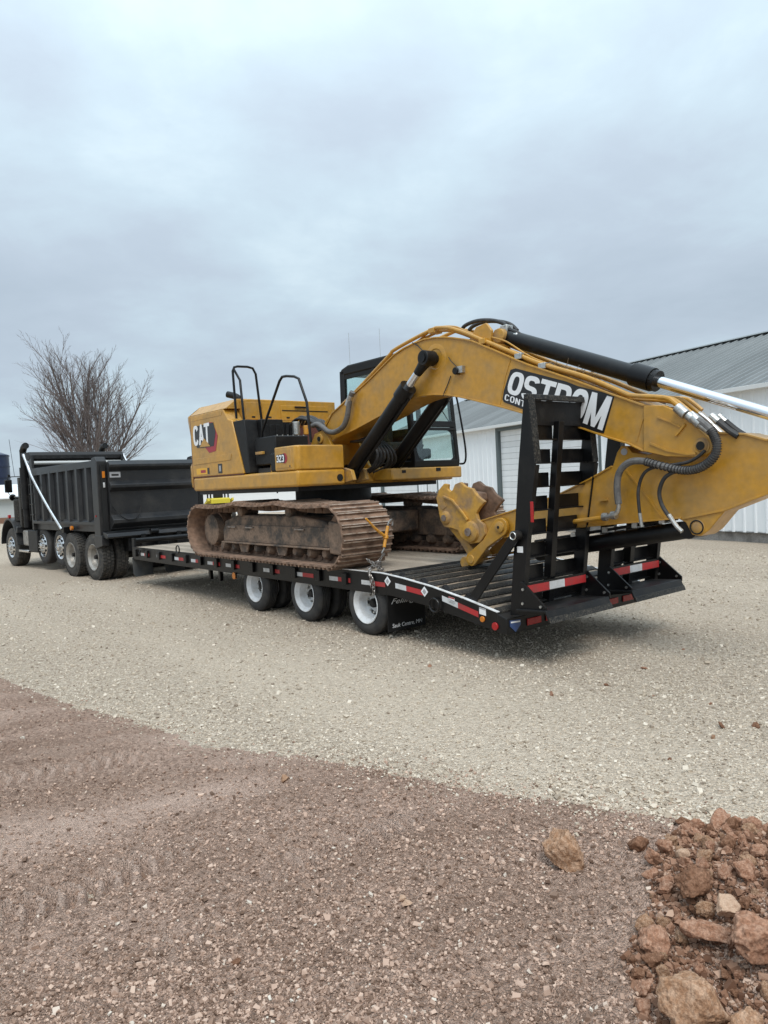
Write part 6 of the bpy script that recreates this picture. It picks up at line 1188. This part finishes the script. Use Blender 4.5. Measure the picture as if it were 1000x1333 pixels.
named = [
 ('rock', [(0.762, 3.281)][0], 0.108, 'boulder', 'lone tan rock lying on the dirt left of the heap', 11, 0.15, 0.0, (1, 0.95, 1.1)),
 ('clod', [(1.116, 3.346)][0], 0.058, 'clod_dark', 'small dark red clod beside the lone tan rock', 12, 0.45, 0.0, (1, 0.9, 0.75)),
 ('clod', [(0.92, 2.642)][0], 0.078, 'clod', 'flat crumbly red clod left of the heap', 13, 0.55, 0.0, (1.2, 0.8, 0.6)),
 ('boulder', [(0.913, 2.253)][0], 0.122, 'boulder', 'largest tan boulder at the bottom of the heap', 14, 0.25, 0.02, (1, 0.95, 1.05)),
 ('boulder', [(1.205, 2.438)][0], 0.100, 'clod', 'big red boulder at the right edge above the largest one', 15, 0.3, 0.03, (1.15, 0.9, 0.85)),
 ('boulder', [(1.013, 2.111)][0], 0.092, 'boulder', 'rough boulder in the bottom right corner', 16, 0.3, 0.02, (1.1, 0.9, 0.8)),
 ('rock', [(1.157, 2.824)][0], 0.075, 'clod_dark', 'dark angular rock on the left face of the heap', 17, 0.3, 0.03, (1.25, 0.8, 0.7)),
 ('clod', [(1.577, 3.544)][0], 0.075, 'clod', 'broad red clod at the top of the heap beside the gravel', 18, 0.4, 0.0, (1.4, 0.8, 0.6)),
 ('clod', [(1.451, 3.673)][0], 0.036, 'clod_dark', 'small brown clod at the gravel edge above the heap', 19, 0.4, 0.0, (1.2, 0.9, 0.7)),
 ('stone', [(1.227, 3.111)][0], 0.036, 'stone_pale', 'pale pointed stone at the upper left of the heap', 20, 0.3, 0.02, (1, 0.9, 0.95)),
 ('rock', [(1.188, 2.629)][0], 0.048, 'stone_pale', 'pale crumbly rock in the middle of the heap', 21, 0.3, 0.05, (1, 1, 0.9)),
 ('rock', [(1.096, 2.581)][0], 0.066, 'clod', 'long reddish rock leaning above the largest boulder', 22, 0.3, 0.03, (1.4, 0.75, 0.7)),
 ('rock', [(-0.694, 4.476)][0], 0.040, 'boulder', 'round tan rock half sunk near the gravel edge', 23, 0.55, 0.0, (1, 1, 0.8)),
 ('stone', [(0.001, 3.036)][0], 0.022, 'stone_pale', 'upper pale stone of the two in the centre of the dirt', 24, 0.4, 0.0, (1, 0.8, 0.7)),
 ('stone', [(0.022, 2.984)][0], 0.024, 'stone_pale', 'lower pale stone of the two in the centre of the dirt', 25, 0.4, 0.0, (1, 0.8, 0.7)),
 ('clod', [(-0.637, 2.679)][0], 0.022, 'clod_dark', 'dark brown lump alone at the lower left of the dirt', 26, 0.4, 0.0, (1, 1, 0.8)),
 ('clod', [(1.074, 3.075)][0], 0.034, 'clod', 'little red clod between the pale stone and the lone dark one', 27, 0.4, 0.0, (1.3, 0.8, 0.7)),
 ('clod', [(1.099, 2.985)][0], 0.040, 'clod', 'twin lobed red clod just left of the dark angular rock', 28, 0.4, 0.0, (1.2, 0.9, 0.7)),
]
for nm, (x, y), s, m_, lab, seed, sink, dz, sq in named: put_rock(nm, rock_mesh(nm, seed, 5 if s > 0.07 else 4, 12, 0.19, sq), m_, x, y, s, lab, None, sink, (random.uniform(-.15, .15), random.uniform(-.15, .15), random.uniform(0, 6.28)), nm, dz)
clods = [rock_mesh('heap_clod', 40 + i, 4, 11, 0.30, (1, 0.85, 0.75)) for i in range(10)]
for i, me in enumerate(clods): me.materials.append(M[('clod', 'clod_dark', 'clod', 'boulder')[i % 4]])
HEAP = [(0.736, 2.241), (0.809, 2.632), (0.988, 2.858), (1.125, 3.196), (1.397, 3.57), (1.737, 3.678), (2.103, 3.384), (2.122, 2.719), (1.698, 2.181)]
def inside(x, y, P):
    c = False
    for (x0, y0), (x1, y1) in zip(P, P[1:] + P[:1]):
        if (y0 > y) != (y1 > y) and x < (x1 - x0) * (y - y0) / (y1 - y0) + x0: c = not c
    return c
rng = random.Random(21); placed = [(q[1][0], q[1][1], q[2]) for q in named]; cnt = 0; tries = 0
while cnt < 290 and tries < 30000:
    tries += 1; x = rng.uniform(0.7, 2.3); y = rng.uniform(2.1, 3.7)
    if not inside(x, y, HEAP): continue
    s = rng.uniform(0.042, 0.056) if cnt < 26 else rng.uniform(0.026, 0.044) if cnt < 130 else rng.uniform(0.012, 0.025)
    if any((x - a) ** 2 + (y - b) ** 2 < ((s + r_) * 0.66) ** 2 for a, b, r_ in placed): continue
    placed.append((x, y, s)); cnt += 1; k = 'fist sized' if s > 0.045 else 'egg sized' if s > 0.0255 else 'crumb sized'
    put_rock('heap_clod', rng.choice(clods), None, x, y, s, k + ' red clay clod lying in the heap at the right corner', k + ' clods of the heap', 0.15, (rng.uniform(0, 6), rng.uniform(0, 6), rng.uniform(0, 6)), 'clod')
hp_ = np.array([(x, y) for x, y in np.random.default_rng(8).uniform((0.6, 2.0), (2.4, 3.8), (26000, 2)) if inside(x, y, HEAP)])
scatter('heap_crumbs', 'heap_soil', hp_, np.clip(np.exp(np.random.default_rng(9).normal(math.log(0.006), 0.5, len(hp_))), 0.003, 0.02), ground_top, flat=0.8, sink=0.2, label='loose red soil crumbs filling the heap between the clods', cat='soil')
# crumbs fallen on the gravel
crumbs = [(2.163, 6.012), (1.885, 6.357), (2.398, 6.845), (2.449, 5.859), (2.523, 5.745), (2.603, 5.184), (3.035, 7.508), (2.205, 5.001), (1.349, 6.143), (1.763, 4.636), (0.389, 7.275), (2.37, 5.217)]
for i, (x, y) in enumerate(crumbs): put_rock('soil_crumb', clods[i % 10], None, x, y, 0.016 + 0.012 * (i % 3), 'brown soil crumb dropped on the pale gravel', 'soil crumbs on the gravel', 0.75, (0.2 * i, 0.1, i * 1.0), 'clod').scale.z *= 0.5
print('objects', len(bpy.data.objects))
